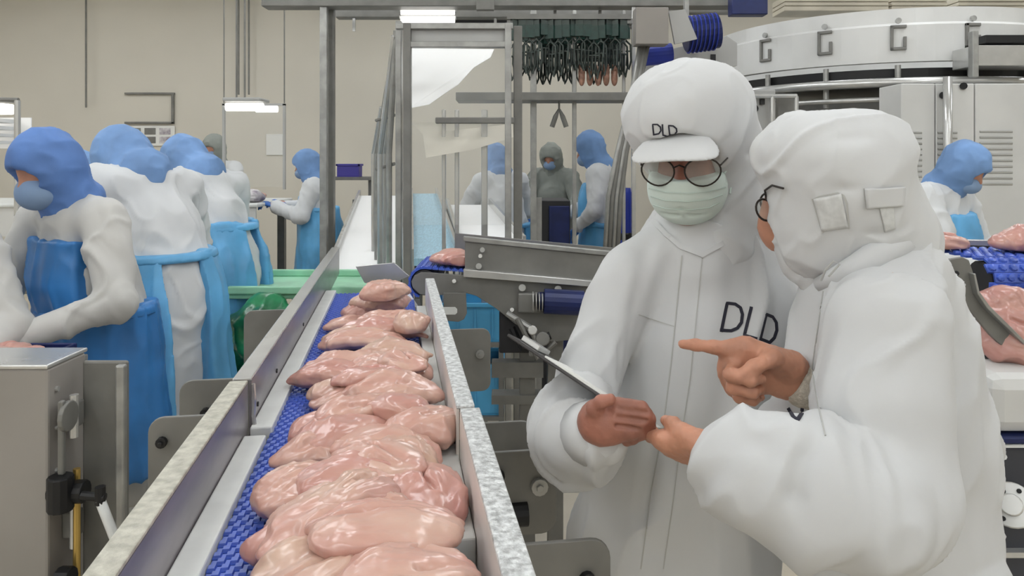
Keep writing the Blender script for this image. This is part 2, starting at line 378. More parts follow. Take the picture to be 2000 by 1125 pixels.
# belt rows: staggered raised links on a web
PITCH = .0158
def belt_row(off, wid, nl):
    mb = MB(); mb.box((-wid/2,-PITCH*.5,-.006),(wid/2,PITCH*.32,-.0035)); lw = wid/nl
    for i in range(nl):
        x = -wid/2+(i+.5)*lw+(lw*.25 if off else -lw*.25); a, b = lw*.36, PITCH*.43
        mb.add([(x-a,-b,-.005),(x+a,-b,-.005),(x+a,b,-.005),(x-a,b,-.005),(x-a*.72,-b*.7,0),(x+a*.72,-b*.7,0),(x+a*.72,b*.7,0),(x-a*.72,b*.7,0)],
               [(4,5,6,7),(0,1,5,4),(1,2,6,5),(2,3,7,6),(3,0,4,7)])
    me = mb.mesh('belt_module'); me.materials.append(M_belt); return me
rowA, rowB = belt_row(0,.302,18), belt_row(1,.302,18)
for i in range(146):
    o = bpy.data.objects.new('belt_module', rowA if i % 2 else rowB); COL.objects.link(o); o.parent = mc
    o.matrix_parent_inverse = Matrix.Translation(mc.location).inverted(); o.location = C(-.088,.70+i*PITCH,BELT_Z); o.rotation_euler = (0,0,YAW)
def rpoly(x0, x1, z0, z1, r, n=5, skip=()):
    pts = []
    for cx_, cz, a in ((x1-r,z1-r,0),(x0+r,z1-r,90),(x0+r,z0+r,180),(x1-r,z0+r,270)):
        for k in range(n+1):
            t = math.radians(a+90*k/n); pts.append((cx_+r*math.cos(t), cz+r*math.sin(t)))
    return pts
def bracket(l0, l1, s, z0, z1, bolts, slot=None):
    b = part('support_bracket', MB().poly([C(l,s,z) for l, z in rpoly(l0,l1,z0,z1,.028)], C(0,.008,0)-C(0,0,0)), M_steelD, mc, .0015)
    for (l, z, r) in bolts:
        part('bolt', MB().cyl(C(l,s+.004,z), C(l,s-.010,z), r, 12).cyl(C(l,s-.003,z), C(l,s-.016,z), r*.45, 6), M_black if r < .013 else M_steel, b, .001)
    if slot: part('slot_recess', MB().poly([C(l,s-.0006,z) for l, z in rpoly(*slot, .008)], C(0,.002,0)-C(0,0,0)), M_dark, b)
    return b
bracket(.112,.30,1.02,.78,.985,[(.17,.95,.010),(.265,.93,.012)])
bracket(.112,.295,1.36,.825,.982,[(.185,.94,.012),(.262,.915,.016)], (.20,.24,.845,.885))
bracket(.108,.30,1.62,.80,.945,[(.19,.90,.011),(.255,.87,.012)])
bracket(.106,.297,2.36,.785,.985,[(.262,.905,.014)])
bracket(-.455,-.285,1.46,.84,1.045,[(-.37,.95,.011),(-.43,1.0,.010)])
bracket(-.455,-.285,1.66,.84,1.055,[(-.40,.985,.012)])
bracket(-.455,-.285,2.33,.80,1.070,[(-.38,.95,.012)])
for l, s in ((.20,1.39),(.20,2.39),(-.39,1.49),(-.39,2.36)):
    part('leg', cbox(MB(), l-.02, l+.02, s, s+.04, .02, .83), M_steelD, mc, .003)
    part('foot', MB().cyl(C(l,s+.02,0), C(l,s+.02,.03), .035, 14), M_dark, mc)
for s in (1.40,2.40): part('cross_beam', cbox(MB(), -.37,.18,s,s+.03,.5,.54), M_steelD, mc)
part('lower_beam', cbox(MB(), .185,.215,1.43,2.39,.60,.64), M_steelD, mc)
part('drive_shaft', MB().cyl(C(-.30,1.36,.86), C(.24,1.36,.865), .022, 14), M_black, mc)

# ------------------------------------------------------------------ raw chicken pieces
def fillet(name, L, Wd, T, seed, lobes=2, tip=.35, cav=False, curl=0):
    rg = random.Random(seed); s = T/Wd; n = 6; pts, rs = [], []
    cy = rg.uniform(-.2,.2)*Wd
    for i in range(n):
        u = i/(n-1); x = -L/2+u*L; prof = [.42,.82,1,.96,.72,tip][i]*rg.uniform(.92,1.06)
        pts.append((x*.74, cy*math.sin(u*PI)*2, 0)); rs.append(Wd/2*prof)
    pr = chain(pts, rs, .02, (0,0,1), s)
    for q in range(lobes):
        y0 = rg.uniform(-.3,.3)*Wd; x0 = rg.uniform(-.3,.05)*L; l2 = rg.uniform(.3,.5)*L
        pr.append(cap((x0,y0,T*.2), (x0+l2,y0+rg.uniform(-.25,.25)*Wd,T*.12), Wd*rg.uniform(.17,.24), Wd*.1, .008, (0,0,1), .75))
    for q in range(2):
        x0 = rg.uniform(-.4,.2)*L; y0 = rg.choice((-1,1))*Wd*rg.uniform(.2,.35)
        pr.append(cap((x0,y0,T*.52), (x0+L*.40,y0*.4,T*.50), .004, .003, .010, op='sub'))
    if cav: pr.append(ell((L*.12,-Wd*.12,T*.5), (L*.13,Wd*.17,T*.5), k=.01, op='sub'))
    fd = Field(pr, .0042, .012); v, f = fd.net(); v = relax(v, f, 2)
    v = folds(v+seed*1.7, f, [(.0040,(20,20,30),0),(.0030,((1,.15,0),9,42),2),(.0012,((1,-.1,0),14,110),1),(.0008,(120,120,120),0)])-seed*1.7
    w_ = v*np.array((1,1,.2))+seed*3.1
    v[:,0] += .009*noise3(w_, (16,22,10))+.004*noise3(w_+5, (45,45,20)); v[:,1] += .011*noise3(w_+9, (18,14,10))+.004*noise3(w_+2, (50,40,20)); v[:,2] *= 1+.22*noise3(w_+4, (24,20,1))
    v[:,2] -= v[:,0]**2*(.9+curl); v[:,2] = np.where(v[:,2] < -T*.42, -T*.42+(v[:,2]+T*.42)*.3, v[:,2])
    v[:,2] -= v[:,2].min()
    return npmesh(name, v, f)
GROUP = 'raw chicken pieces on the blue belt'
pieces = [ # pixel of the middle, angle across belt, length, width, thickness, height of base over belt, material, options
 (700,1102, 4,.255,.135,.052,.000,2,{}), (690,1040, 7,.262,.115,.050,.012,0,{}), (812,1122,-8,.135,.085,.030,.040,0,{'lobes':1}),
 (545,1046,62,.105,.060,.036,.002,1,{'lobes':1}),
 (716,990, 4,.165,.075,.040,.014,1,{}), (604,966,20,.115,.105,.050,.004,0,{'lobes':1,'tip':.8}),
 (800,962,88,.150,.125,.050,.010,1,{'cav':True}), (705,925,-12,.175,.095,.045,.030,1,{}),
 (636,884,14,.195,.062,.040,.004,0,{'tip':.8}), (680,848,24,.20,.090,.046,.014,1,{}),
 (772,870,-38,.225,.100,.045,.018,0,{}), (640,832,40,.150,.075,.045,.006,1,{}),
 (838,826,10,.100,.095,.060,.022,0,{'lobes':1,'tip':.9}), (818,886,-72,.150,.072,.040,.024,2,{}),
 (735,815,-14,.240,.095,.045,.012,2,{}), (722,776,-3,.262,.080,.040,.006,0,{}), (785,764,-14,.215,.095,.050,.022,0,{}),
 (700,756, 4,.235,.065,.036,.014,2,{}), (650,732,-8,.215,.085,.050,.008,1,{'tip':.7}), (766,722,-18,.235,.095,.046,.022,0,{}),
 (690,704,16,.220,.085,.046,.012,0,{}), (776,690,-22,.220,.080,.045,.026,2,{}), (716,668,-5,.290,.090,.046,.006,0,{}),
 (752,644,-8,.275,.085,.048,.012,1,{}), (776,626,-4,.225,.080,.045,.022,0,{}), (824,628,80,.165,.070,.050,.040,2,{}),
 (746,603, 3,.215,.105,.060,.006,1,{}), (762,582, 8,.215,.095,.060,.040,2,{}), (768,566,20,.175,.09,.055,.085,0,{}), (700,655,12,.20,.07,.04,.004,2,{}),
 (770,1012,-6,.20,.085,.030,.052,0,{'lobes':1}), (690,958,30,.13,.06,.028,.046,2,{'lobes':1}), (752,905,-30,.16,.065,.028,.050,0,{'lobes':1}), (700,805,20,.17,.055,.028,.042,0,{'lobes':1}),
 (800,800,-40,.14,.06,.03,.050,1,{'lobes':1}), (725,735,10,.17,.055,.026,.048,1,{'lobes':1}), (800,712,-50,.13,.05,.03,.052,0,{'lobes':1}), (690,632,15,.17,.06,.03,.004,0,{}),
]
PC = []
for i, (px, py, ang, L, Wd, T, dz, mi, kw) in enumerate(pieces):
    px -= 14 if px > 745 else 5
    z = BELT_Z+dz; Y = F*(CAMH-z-T*.55)/(py-HY); p = P(px, py, Y)
    me = fillet('chicken_fillet', L, Wd, T*1.0, i+1, **kw); me.materials.append((M_chick, M_chick2, M_chick3)[mi])
    o = bpy.data.objects.new('chicken_fillet', me); COL.objects.link(o); o.location = (p.x, p.y, z+.002); o.rotation_euler = (math.radians(random.uniform(1,4)), 0, math.radians(ang)+YAW)
    lb = 'raw pink chicken fillet lying in the overlapping row on the blue belt'
    if kw.get('cav'): lb = 'torn raw chicken fillet with a dark red hollow, beside the white guide strip'
    elif i == 12: lb = 'rounded raw chicken piece pushed up against the frosted right rail'
    elif i == 25: lb = 'raw chicken piece leaning along the rail under the infeed conveyor'
    elif i == 8: lb = 'narrow raw chicken fillet with pointed tip on bare blue belt'
    elif i == 28: lb = 'raw chicken piece on top of the heap below the infeed conveyor nose'
    PC.append((py, o, lb)); o['category'] = 'chicken'; o['group'] = GROUP
    if kw.get('cav'):
        cm = MB(); cm.lathe([(0,.0),(.012,.001),(.020,.005),(.024,.012)], Matrix.Translation(Vector((p.x,p.y,z))+Vector((.015,-.005,T*.55)))@Matrix.Diagonal((.75,1.5,1,1)), 16)
        part('torn_hollow', cm, M_cav, o, smooth=True)

ORD = 'second third fourth fifth sixth seventh eighth ninth tenth eleventh twelfth thirteenth fourteenth fifteenth sixteenth seventeenth eighteenth nineteenth twentieth twenty-first twenty-second twenty-third twenty-fourth twenty-fifth twenty-sixth twenty-seventh twenty-eighth twenty-ninth thirtieth thirty-first thirty-second thirty-third thirty-fourth thirty-fifth thirty-sixth thirty-seventh thirty-eighth'.split()
for k, (py, o, lb) in enumerate(sorted(PC, key=lambda q: q[0])):
    o['label'] = lb if not lb.startswith('raw pink') else ORD[k-1]+' raw chicken fillet on the blue belt counting from the infeed nose'

# ------------------------------------------------------------------ infeed conveyor that drops pieces on the belt
YI = 2.78
ic = thing('infeed_conveyor', 'grey steel infeed conveyor with rounded blue belt nose above the main belt', 'conveyor', P(1000,600,YI+.2)*1.0)
ic.location.z = 0
def px_plate(name, pts, Y, th, m, parent, bevel=.002): return part(name, MB().poly([P(x,y,Y) for x, y in pts], (0,th,0)), m, parent, bevel)
px_plate('upper_side_panel', [(908,472),(1240,505),(1240,560),(908,527)], YI, .006, M_steelD, ic)
px_plate('panel_top_flange', [(905,462),(1240,496),(1240,505),(905,471)], YI-.012, .03, M_steel, ic)
px_plate('panel_ledge', [(905,526),(1240,556),(1240,567),(905,541)], YI-.03, .035, M_steelL, ic)
px_plate('lower_side_plate', [(836,532),(1240,565),(1200,640),(1130,662),(1080,668),(1045,656),(1005,632),(968,602),(930,578),(912,573),(842,578),(820,575),(806,562),(803,550),(810,538),(822,532)], YI+.004, .008, M_steelD, ic)
px_plate('far_side_panel', [(888,455),(1240,488),(1240,545),(888,515)], YI+.36, .006, M_steelD, ic)
px_plate('slotted_bracket', [(866,572),(910,572),(912,612),(906,624),(895,629),(866,626)], YI-.004, .006, M_steelD, ic)
px_plate('bracket_slot', [(866,600),(889,600),(893,604),(893,611),(889,615),(866,615)], YI-.006, .003, M_white, ic)
for (x, y, r) in ((887,549,4),(935,520,6),(942,488,5),(1020,562,7),(1090,565,7),(1000,605,4),(938,500,4)):
    part('bolt', MB().cyl(P(x,y,YI+.004), P(x,y,YI-.022), R(r,YI), 10), M_steelL if r < 5 else M_steel, ic)
# belt rows of the infeed: flat run then round the nose
u = (P(1165,548,YI)-P(836,522,YI)).normalized(); up = Vector((-u.z,0,u.x)).normalized(); nose = P(828,553,YI); rn = .056
mb = MB(); mb.box((-.011,0,-.005),(.011,.34,.003)); mb.box((-.004,0,.003),(.004,.34,.006)); irow = mb.mesh('belt_module'); irow.materials.append(M_belt)
def irow_at(pos, ang):
    o = bpy.data.objects.new('belt_module', irow); COL.objects.link(o); o.parent = ic; o.matrix_parent_inverse = Matrix.Translation(ic.location).inverted()
    o.location = pos; o.rotation_euler = (0, ang, 0)
base_a = -math.atan2(u.z, u.x)
for k in range(22): irow_at(nose+u*(.012+k*.0245)+up*rn+Vector((0,.012,0)), base_a)
for k in range(7):
    a = k*.42+.15; irow_at(nose-u*math.sin(a)*rn+up*math.cos(a)*rn+Vector((0,.012,0)), base_a-a)
part('nose_roller', MB().cyl(nose+Vector((0,.012,0)), nose+Vector((0,.35,0)), rn-.008, 18), M_dark, ic)
px_plate('drop_chute', [(694,520),(770,513),(800,540),(770,552),(712,553)], YI+.40, .01, M_steelL, ic)
part('chute_apron', MB().add([P(772,552,YI+.05),P(800,572,YI+.02),P(822,606,YI+.0),P(795,606,YI+.02),P(778,580,YI+.05)], [(0,1,2,3,4)]), M_sheet, ic)
part('drive_motor', MB().cyl(P(1062,588,YI-.05), P(1140,592,YI-.05), R(24,YI), 18).cyl(P(1050,588,YI-.05), P(1063,588,YI-.05), R(17,YI), 14), M_navy, ic, .003)
part('gearbox', MB().box(P(1012,612,YI-.03), P(1056,570,YI+.0)), M_steelD, ic, .006)
for k in range(4): part('cooling_fin', MB().cyl(P(1040+k*6,590,YI-.07), P(1042+k*6,590,YI-.07), R(20-k,YI), 14), M_steel, ic)
part('linkage_arm', MB().tube([P(990,612,YI-.06),P(1035,640,YI-.08),P(1060,690,YI-.08),P(1035,690,YI-.06)], .012, 8), M_steel, ic)
part('linkage_arm', MB().tube([P(1000,640,YI-.05),P(1020,680,YI-.07),P(1075,655,YI-.07)], .014, 8), M_black, ic)
part('linkage_knuckle', MB().cyl(P(1060,662,YI-.10), P(1060,662,YI-.04), .026, 12), M_steelD, ic, .004)
part('linkage_knuckle', MB().cyl(P(1040,645,YI-.10), P(1040,645,YI-.04), .018, 12), M_steelL, ic, .004)
part('linkage_arm', MB().tube([P(1010,622,YI-.09),P(1050,700,YI-.09),P(1085,668,YI-.09)], .010, 8), M_steelD, ic)
part('dark_housing', MB().box(P(975,690,YI+.02), P(1060,600,YI+.10)), M_dark, ic, .006)
for x in (1030,1085): part('leg', MB().box(P(x,660,YI+.05)+Vector((-.03,0,0)), Vector((P(x,660,YI+.05).x+.03, YI+.11, .02))), M_steelD, ic, .003)
part('foot_rail', MB().box(P(960,790,YI+.04), P(1120,760,YI+.12)), M_steelD, ic)
part('cross_member', MB().box(P(960,738,YI+.03), P(1060,700,YI+.09)), M_steelD, ic)
p = P(878,522,YI+.09)
for k, (dx, L, T, sd) in enumerate(((0,.15,.05,51),(.13,.16,.045,52))):
    me = fillet('chicken_fillet', L, .13, T, sd); me.materials.append(M_chick2); o = bpy.data.objects.new('chicken_fillet', me); COL.objects.link(o)
    o.location = nose+u*(.10+dx)+up*(rn+.007)+Vector((0,.12,0)); o.rotation_euler = (0, base_a, .4)
    tag(o, 'raw chicken piece riding the infeed belt '+('at its open end' if k == 0 else 'behind the grey side panel'), 'chicken', 'raw chicken on the infeed belt')

# blue bins beneath the infeed conveyor
def crate(name, label, cat, c, sx, sy, sz, m, group=None, rim=.02, ribs=True, tilt=0):
    t = thing(name, label, cat, c, group); x, y, z = c; w = .008
    part('base', MB().box((x-sx/2,y-sy/2,z),(x+sx/2,y+sy/2,z+w)), m, t)
    for a, b in (((x-sx/2,y-sy/2),(x+sx/2,y-sy/2+w)),((x-sx/2,y+sy/2-w),(x+sx/2,y+sy/2)),((x-sx/2,y-sy/2+w),(x-sx/2+w,y+sy/2-w)),((x+sx/2-w,y-sy/2+w),(x+sx/2,y+sy/2-w))):
        part('side', MB().box((*a,z+w),(*b,z+sz)), m, t, .002)
    mb = MB(); r = rim
    for a, b in (((-1,-1),(1,-1)),((-1,1),(1,1))): mb.box((x-sx/2-r/2,y+a[1]*sy/2-r/2,z+sz-.02),(x+sx/2+r/2,y+a[1]*sy/2+r/2,z+sz))
    for a in (-1,1): mb.box((x+a*sx/2-r/2,y-sy/2-r/2,z+sz-.02),(x+a*sx/2+r/2,y+sy/2+r/2,z+sz))
    part('rim', mb, m, t, .003)
    if ribs:
        for k in range(4): part('rib', MB().box((x-sx/2-.004+sx*(k+.5)/4,y-sy/2-.006,z+.02),(x-sx/2+.004+sx*(k+.5)/4,y-sy/2,z+sz-.03)), m, t)
    return t
def onY(px, Y): return (px-CX)/F*Y
crate('plastic_bin', 'light blue plastic bin under the infeed conveyor, upper of two', 'bin', (onY(913,3.72),3.80,.635), .34,.32,.19, M_cyan)
crate('plastic_bin', 'light blue plastic bin on the floor stand, lower of two', 'bin', (onY(913,3.72),3.80,.275), .35,.32,.25, M_cyan)
t = thing('bin_stand', 'low grey steel stand under the light blue bins', 'stand', (onY(913,3.72),3.80,0))
for z in (.274,.634): part('shelf', MB().box((onY(913,3.72)-.185,3.62,z-.02),(onY(913,3.72)+.185,3.98,z)), M_steelD, t)
for dx in (-.17,.17):
    for y in (3.635,3.965): part('leg', MB().box((onY(913,3.72)+dx-.012,y-.012,0),(onY(913,3.72)+dx+.012,y+.012,.605)), M_steelD, t)

# ------------------------------------------------------------------ people
def hand_mesh(curls, thumb, side=1, splay=0, h=.0021, scale=1, arm=.09, ar=.030):
    """hand in its own frame: x to the fingers, y to the thumb (side -1 mirrors), z the back of the hand"""
    pr = [cap((.012,0,0),(.075,.004,.002),.030,.036,.02,(0,0,1),.42), cap((.07,-.026,.001),(.078,.026,.003),.016,.017,.02,(0,0,1),.75),
          cap((-arm,0,0),(.0,0,0),ar,.025,.02,(0,0,1),.78), cap((.012,.02,-.008),(.05,.03,-.008),.016,.014,.015)]
    base = [(.083,.028),(.087,.009),(.082,-.011),(.073,-.028)]; lens = [(.040,.025,.020),(.044,.028,.021),(.040,.026,.020),(.031,.020,.018)]
    nails = []
    for q, ((bx,by),ln,cu) in enumerate(zip(base, lens, curls)):
        p = np.array((bx,by,.003)); a = 0; rr = [.0096,.0088,.0080,.0068]
        if q == 3: rr = [r*.86 for r in rr]
        sp = splay*(1.5-q)*.06
        for j in range(3):
            a += math.radians(cu[j]); d = np.array((math.cos(a)*math.cos(sp), math.sin(sp), -math.sin(a))); e = p+d*ln[j]
            pr.append(cap(p, e, rr[j], rr[j+1], .006 if j else .010)); 
            if j == 0: pr.append(ell(p, (.0105,.0095,.0105), k=.008))
            if j == 2: nails.append((e-d*.004, d, np.array((math.sin(a)*math.cos(sp), 0, math.cos(a))), rr[3]))
            p = e
    tp = [np.array(x) for x in thumb]
    pr += [cap(tp[0],tp[1],.0155,.0115,.014), cap(tp[1],tp[2],.0110,.0098,.008), cap(tp[2],tp[3],.0100,.0080,.006)]
    fd = Field(pr, h, .012); v, f = fd.net(); v = relax(v, f, 1); v = folds(v, f, [(.0006,(160,160,160),0),(.0005,(300,120,120),0)])
    v = v*scale
    if side < 0: v[:,1] *= -1; f = f[:,::-1].copy()
    nl = [(n[0]*np.array((1,side,1))*scale, n[1]*np.array((1,side,1)), n[2]*np.array((1,side,1)), n[3]*scale) for n in nails]
    return v, f, nl
def frame(o, x, z):
    """matrix from fingers direction x, back-of-hand direction z, for a right hand (x cross y = z)"""
    x = Vector(x).normalized(); z = Vector(z); z = (z-x*z.dot(x)).normalized(); y = z.cross(x)
    M = Matrix((x,y,z)).transposed().to_4x4(); M.translation = o; return M
def xf(v, M): A = np.array(M); return v@A[:3,:3].T+A[:3,3]
def join(parts):
    V, Fc, n = [], [], 0
    for v, f in parts: V.append(v); Fc.append(f+n); n += len(v)
    return np.concatenate(V), np.concatenate(Fc)
THUMB_SIDE = ((.015,.024,-.006),(.045,.046,-.012),(.075,.052,-.016),(.098,.050,-.018))

# ---------------- inspector holding the clipboard (cap, glasses, mask)
man = thing('person', 'person in white coat and peaked hood with glasses and mask, holding clipboard', 'person', (P(1380,600,1.45).x,1.45,0), 'two inspectors in white')
mh = P(1345,300,1.40); fdir = Vector((-.36,-.91,-.20)).normalized(); fz = Vector((0,0,1)); fz = (fz-fdir*fz.dot(fdir)).normalized(); fx = fdir.cross(fz)*-1
Hm = Matrix((fx, -fdir, fz)).transposed()       # columns: sideways, backwards, up
def hl(a, b, c): return mh+fx*a-fdir*b+fz*c      # head point: sideways, back, up
# body under the clothes, hands in detail
mbody = [ell(hl(0,.02,.03),(.074,.095,.10),Hm), ell(hl(0,-.02,-.06),(.058,.07,.075),Hm), cap(hl(0,-.075,.0),hl(0,-.098,-.045),.010,.016,.015), cap(hl(0,.03,-.08),P(1375,480,1.47),.05,.055),
         *chain([P(1385,520,1.48),P(1385,760,1.46),P(1370,960,1.45)],[.11,.12,.13],.05,(0,1,0),.65),
         *chain([P(1330,980,1.45),Vector((P(1310,900,1.45).x,1.46,.5)),Vector((P(1310,900,1.45).x,1.47,.10))],[.08,.055,.042]),
         *chain([P(1440,980,1.45),Vector((P(1450,900,1.45).x,1.46,.5)),Vector((P(1450,900,1.45).x,1.47,.10))],[.08,.055,.042]),
         *chain([P(1225,540,1.42),P(1122,815,1.34),P(1146,840,1.19)],[.045,.038,.028]), *chain([P(1560,540,1.54),P(1625,830,1.62),P(1600,1060,1.56)],[.045,.038,.028]),
         ell(hl(-.036,-.070,.012),(.018,.016,.011),Hm,k=.012,op='sub'), ell(hl(.036,-.070,.012),(.018,.016,.011),Hm,k=.012,op='sub'),
         cap(hl(-.05,-.072,.032),hl(-.018,-.08,.03),.007,.007,.01), cap(hl(.05,-.072,.032),hl(.018,-.08,.03),.007,.007,.01)]
bf = Field(mbody, .0075); bv = bf.net(); bv = (relax(bv[0], bv[1], 1), bv[1])
fist = [cap(P(1150,834,1.135),P(1180,824,1.10),.026,.027,.02), cap(P(1172,822,1.102),P(1226,816,1.098),.029,.026,.02), cap(P(1180,826,1.096),P(1212,822,1.092),.026,.024,.02)]
def finger(pts, rs, k=.0025):
    for i in range(len(pts)-1): fist.append(cap(P(*pts[i]), P(*pts[i+1]), rs[i], rs[i+1], k if i else .008))
finger([(1206,791,1.085),(1252,797,1.074),(1268,818,1.080),(1256,838,1.094)], [.0115,.0106,.0098,.008])
finger([(1208,806,1.080),(1258,812,1.072),(1268,832,1.082),(1252,848,1.096)], [.0118,.0108,.0098,.008])
finger([(1204,822,1.078),(1247,829,1.072),(1254,846,1.082),(1240,856,1.096)], [.0112,.0102,.0094,.008])
finger([(1198,838,1.080),(1232,844,1.076),(1236,856,1.085),(1224,862,1.096)], [.0112,.0102,.0092,.008])
finger([(1166,818,1.088),(1160,799,1.074),(1174,786,1.067),(1192,780,1.064)], [.0150,.0112,.0104,.0085], .004)
for g0, g1 in (((1172,803,1.062),(1206,796,1.066)),((1212,799,1.068),(1262,806,1.062)),((1208,815,1.066),(1262,822,1.062)),((1204,831,1.066),(1248,838,1.064))): fist.append(cap(P(*g0), P(*g1), .0032, .0028, .004, op='sub'))
fd = Field(fist, .0021, .012); hv, hf = fd.net(); hv = relax(hv, hf, 1); hv = folds(hv, hf, [(.0005,(140,140,140),0)])
hv2, hf2, _ = hand_mesh([(15,25,15)]*4, THUMB_SIDE, -1, h=.003); hv2 = xf(hv2, frame(P(1600,1065,1.56), (-.05,-.1,-1), (1,-.2,0)))
v, f = join([bv, (hv,hf), (hv2,hf2)])
link('body', npmesh('body', v, f), M_skinD, man)
for sx in (-.036,.036):
    e = hl(sx,-.072,.012); MBx = MB(); MBx.lathe([(0,-.011),(.008,-.008),(.011,0),(.008,.008),(0,.011)], Matrix.Translation(e), 14); eo = part('eye', MBx, M_eye, man, smooth=True)
    MBx = MB(); MBx.lathe([(0,-.005),(.004,-.003),(.005,0),(.004,.003),(0,.005)], Matrix.Translation(e+fdir*.0085), 10); part('iris', MBx, M_hair, eo, smooth=True)
    part('eyebrow', MB().tube([hl(sx*.5,-.092,.034),hl(sx*1.0,-.090,.040),hl(sx*1.5,-.080,.034)],[.003,.004,.002],6), M_hair, man)
# coat
nY = (0,1,0)
coat = [*chain([P(1390,520,1.48),P(1398,660,1.46),P(1360,900,1.45),P(1318,1085,1.46),P(1310,1300,1.47),Vector((P(1315,1300,1.47).x,1.48,.34))],[.135,.172,.172,.178,.19,.205],.06,nY,.72),
        cap(P(1352,470,1.44),P(1240,530,1.42),.062,.066,.05), cap(P(1372,470,1.47),P(1570,545,1.56),.062,.068,.05), cap(P(1362,440,1.44),P(1372,500,1.45),.072,.10,.03),
        *chain([P(1228,545,1.415),P(1166,690,1.385),P(1128,815,1.35)],[.068,.060,.058],.008),
        *chain([P(1128,815,1.35),P(1122,838,1.25),P(1134,846,1.20)],[.058,.078,.070],.02), cap(P(1134,846,1.20),P(1160,846,1.145),.070,.050,.01),
        *chain([P(1560,540,1.55),P(1625,830,1.62),P(1602,1040,1.57)],[.068,.062,.052],.02),
        ell(P(1385,405,1.43),(.055,.06,.05),k=.01,op='sub')]
cf = Field(coat, .0055)
def man_creases(v, f):
    v = crease(v, f, [P(1205,600,1.36),P(1208,680,1.33),P(1206,735,1.33)], .010, .008)
    v = crease(v, f, [P(1300,520,1.37),P(1270,640,1.34),P(1262,760,1.33)], .006, .02); v = crease(v, f, [P(1440,540,1.35),P(1420,760,1.32),P(1370,960,1.33)], .007, .03)
    v = crease(v, f, [P(1270,870,1.34),P(1252,1040,1.34)], .008, .014); v = crease(v, f, [P(1090,740,1.33),P(1140,780,1.28),P(1180,800,1.2)], .008, .012)
    v = crease(v, f, [P(1070,850,1.25),P(1120,800,1.21),P(1150,790,1.17)], .006, .012); v = crease(v, f, [P(1100,890,1.22),P(1150,850,1.17)], .006, .01)
    v = crease(v, f, [P(1270,470,1.38),P(1235,600,1.35)], .006, .016); v = crease(v, f, [P(1150,560,1.35),P(1110,690,1.32)], .005, .018)
    return v
coat_o = sdfpart('coat', cf, M_coat, man, it=2, terms=[(.007,(7,7,2.2),0),(.014,((.08,0,1),2.2,8),2),(.009,((.35,-.2,1),3.5,15),2,lambda v: 1/(1+np.exp((v[:,0]-.17)/.02))),(.0018,(34,34,14),0)], post=man_creases)
ct = bvh(coat_o)
part('cuff', MB().tube([P(1152,846,1.155),P(1166,840,1.13),P(1174,834,1.115)],[.050,.046,.038],16), M_coat, man, smooth=True)
# hood: crown, side drape; face opening cut out
hood = [ell(P(1347,247,1.42),(.112,.128,.120),k=.04), ell(P(1340,205,1.42),(.100,.12,.075),k=.05), ell(P(1300,240,1.36),(.06,.08,.055),k=.05), cap(P(1405,270,1.46),P(1418,420,1.46),.064,.064,.06), cap(P(1432,290,1.45),P(1436,420,1.45),.044,.050,.04),
        cap(P(1400,440,1.47),P(1385,475,1.46),.075,.10,.05),
        ell(hl(.004,-.105,-.050),(.085,.085,.105),Hm,k=.012,op='sub')]
hf_ = Field(hood, .004)
def hood_creases(v, f):
    v = crease(v, f, [P(1320,212,1.33),P(1370,180,1.33),P(1410,165,1.35)], .006, .010); v = crease(v, f, [P(1370,195,1.32),P(1420,205,1.33)], .004, .008)
    v = crease(v, f, [P(1245,282,1.32),P(1330,268,1.29),P(1460,300,1.38)], .005, .008); v = crease(v, f, [P(1440,280,1.36),P(1380,300,1.32)], .005, .01)
    return v
hood_o = sdfpart('hood', hf_, M_hood, man, it=2, terms=[(.004,(9,9,8),0),(.006,((.8,.2,.6),4,11),2),(.003,((.3,.1,1),6,24),2)], post=hood_creases)
ht = bvh(hood_o)
# peak
br = [ell(hl(-.006,-.118,.040),(.076,.052,.0075),Hm@Matrix.Rotation(math.radians(24),3,'X'),k=.01)]
bfd = Field(br, .003); v, f = bfd.net(); v = relax(v, f, 1); dl = np.array([(Vector(q)-mh).dot(fx) for q in v]); v[:,2] -= dl**2*3.4
peak_o = link('cap_peak', npmesh('cap_peak', v, f), M_hood, man)
# mask with pleats
mk = [ell(hl(0,-.030,-.062),(.073,.076,.066),Hm,k=.03), ell(hl(0,-.055,-.03),(.05,.05,.035),Hm,k=.04), cap(hl(0,-.085,-.02),hl(0,-.09,-.05),.02,.02,.03)]
mf = Field(mk, .003); x, y, z = mf.grid(); up_ = (x-mh.x)*fz.x+(y-mh.y)*fz.y+(z-mh.z)*fz.z; bk = -((x-mh.x)*fdir.x+(y-mh.y)*fdir.y+(z-mh.z)*fdir.z)
Dm = np.maximum(mf.D, np.maximum(up_+.027+.9*np.maximum(0,.0)*x, bk-.035))
def pleats(v, f):
    for c_ in (-.055,-.075,-.095): v = crease(v, f, [hl(-.07,-.03,c_+.012),hl(-.035,-.08,c_),hl(0,-.105,c_-.003),hl(.035,-.08,c_),hl(.07,-.03,c_+.012)], .0075, .0045)
    return v
mask_o = sdfpart('face_mask', mf, M_mask, man, D=Dm, it=2, post=pleats)
for sx in (-1,1): part('ear_loop', MB().tube([hl(sx*.068,-.035,-.03),hl(sx*.078,.0,-.015),hl(sx*.080,.02,-.03),hl(sx*.074,-.005,-.075)], .0018, 6), M_mask, man)
for k_ in range(3): ribbon('mask_pleat', bvh(mask_o), [(1268-k_*-4,368+k_*16),(1300,376+k_*16),(1345,378+k_*16),(1385,374+k_*16),(1416-k_*6,366+k_*15)], .0022, mat('mask pleat edge', (186,200,193), .8), man)
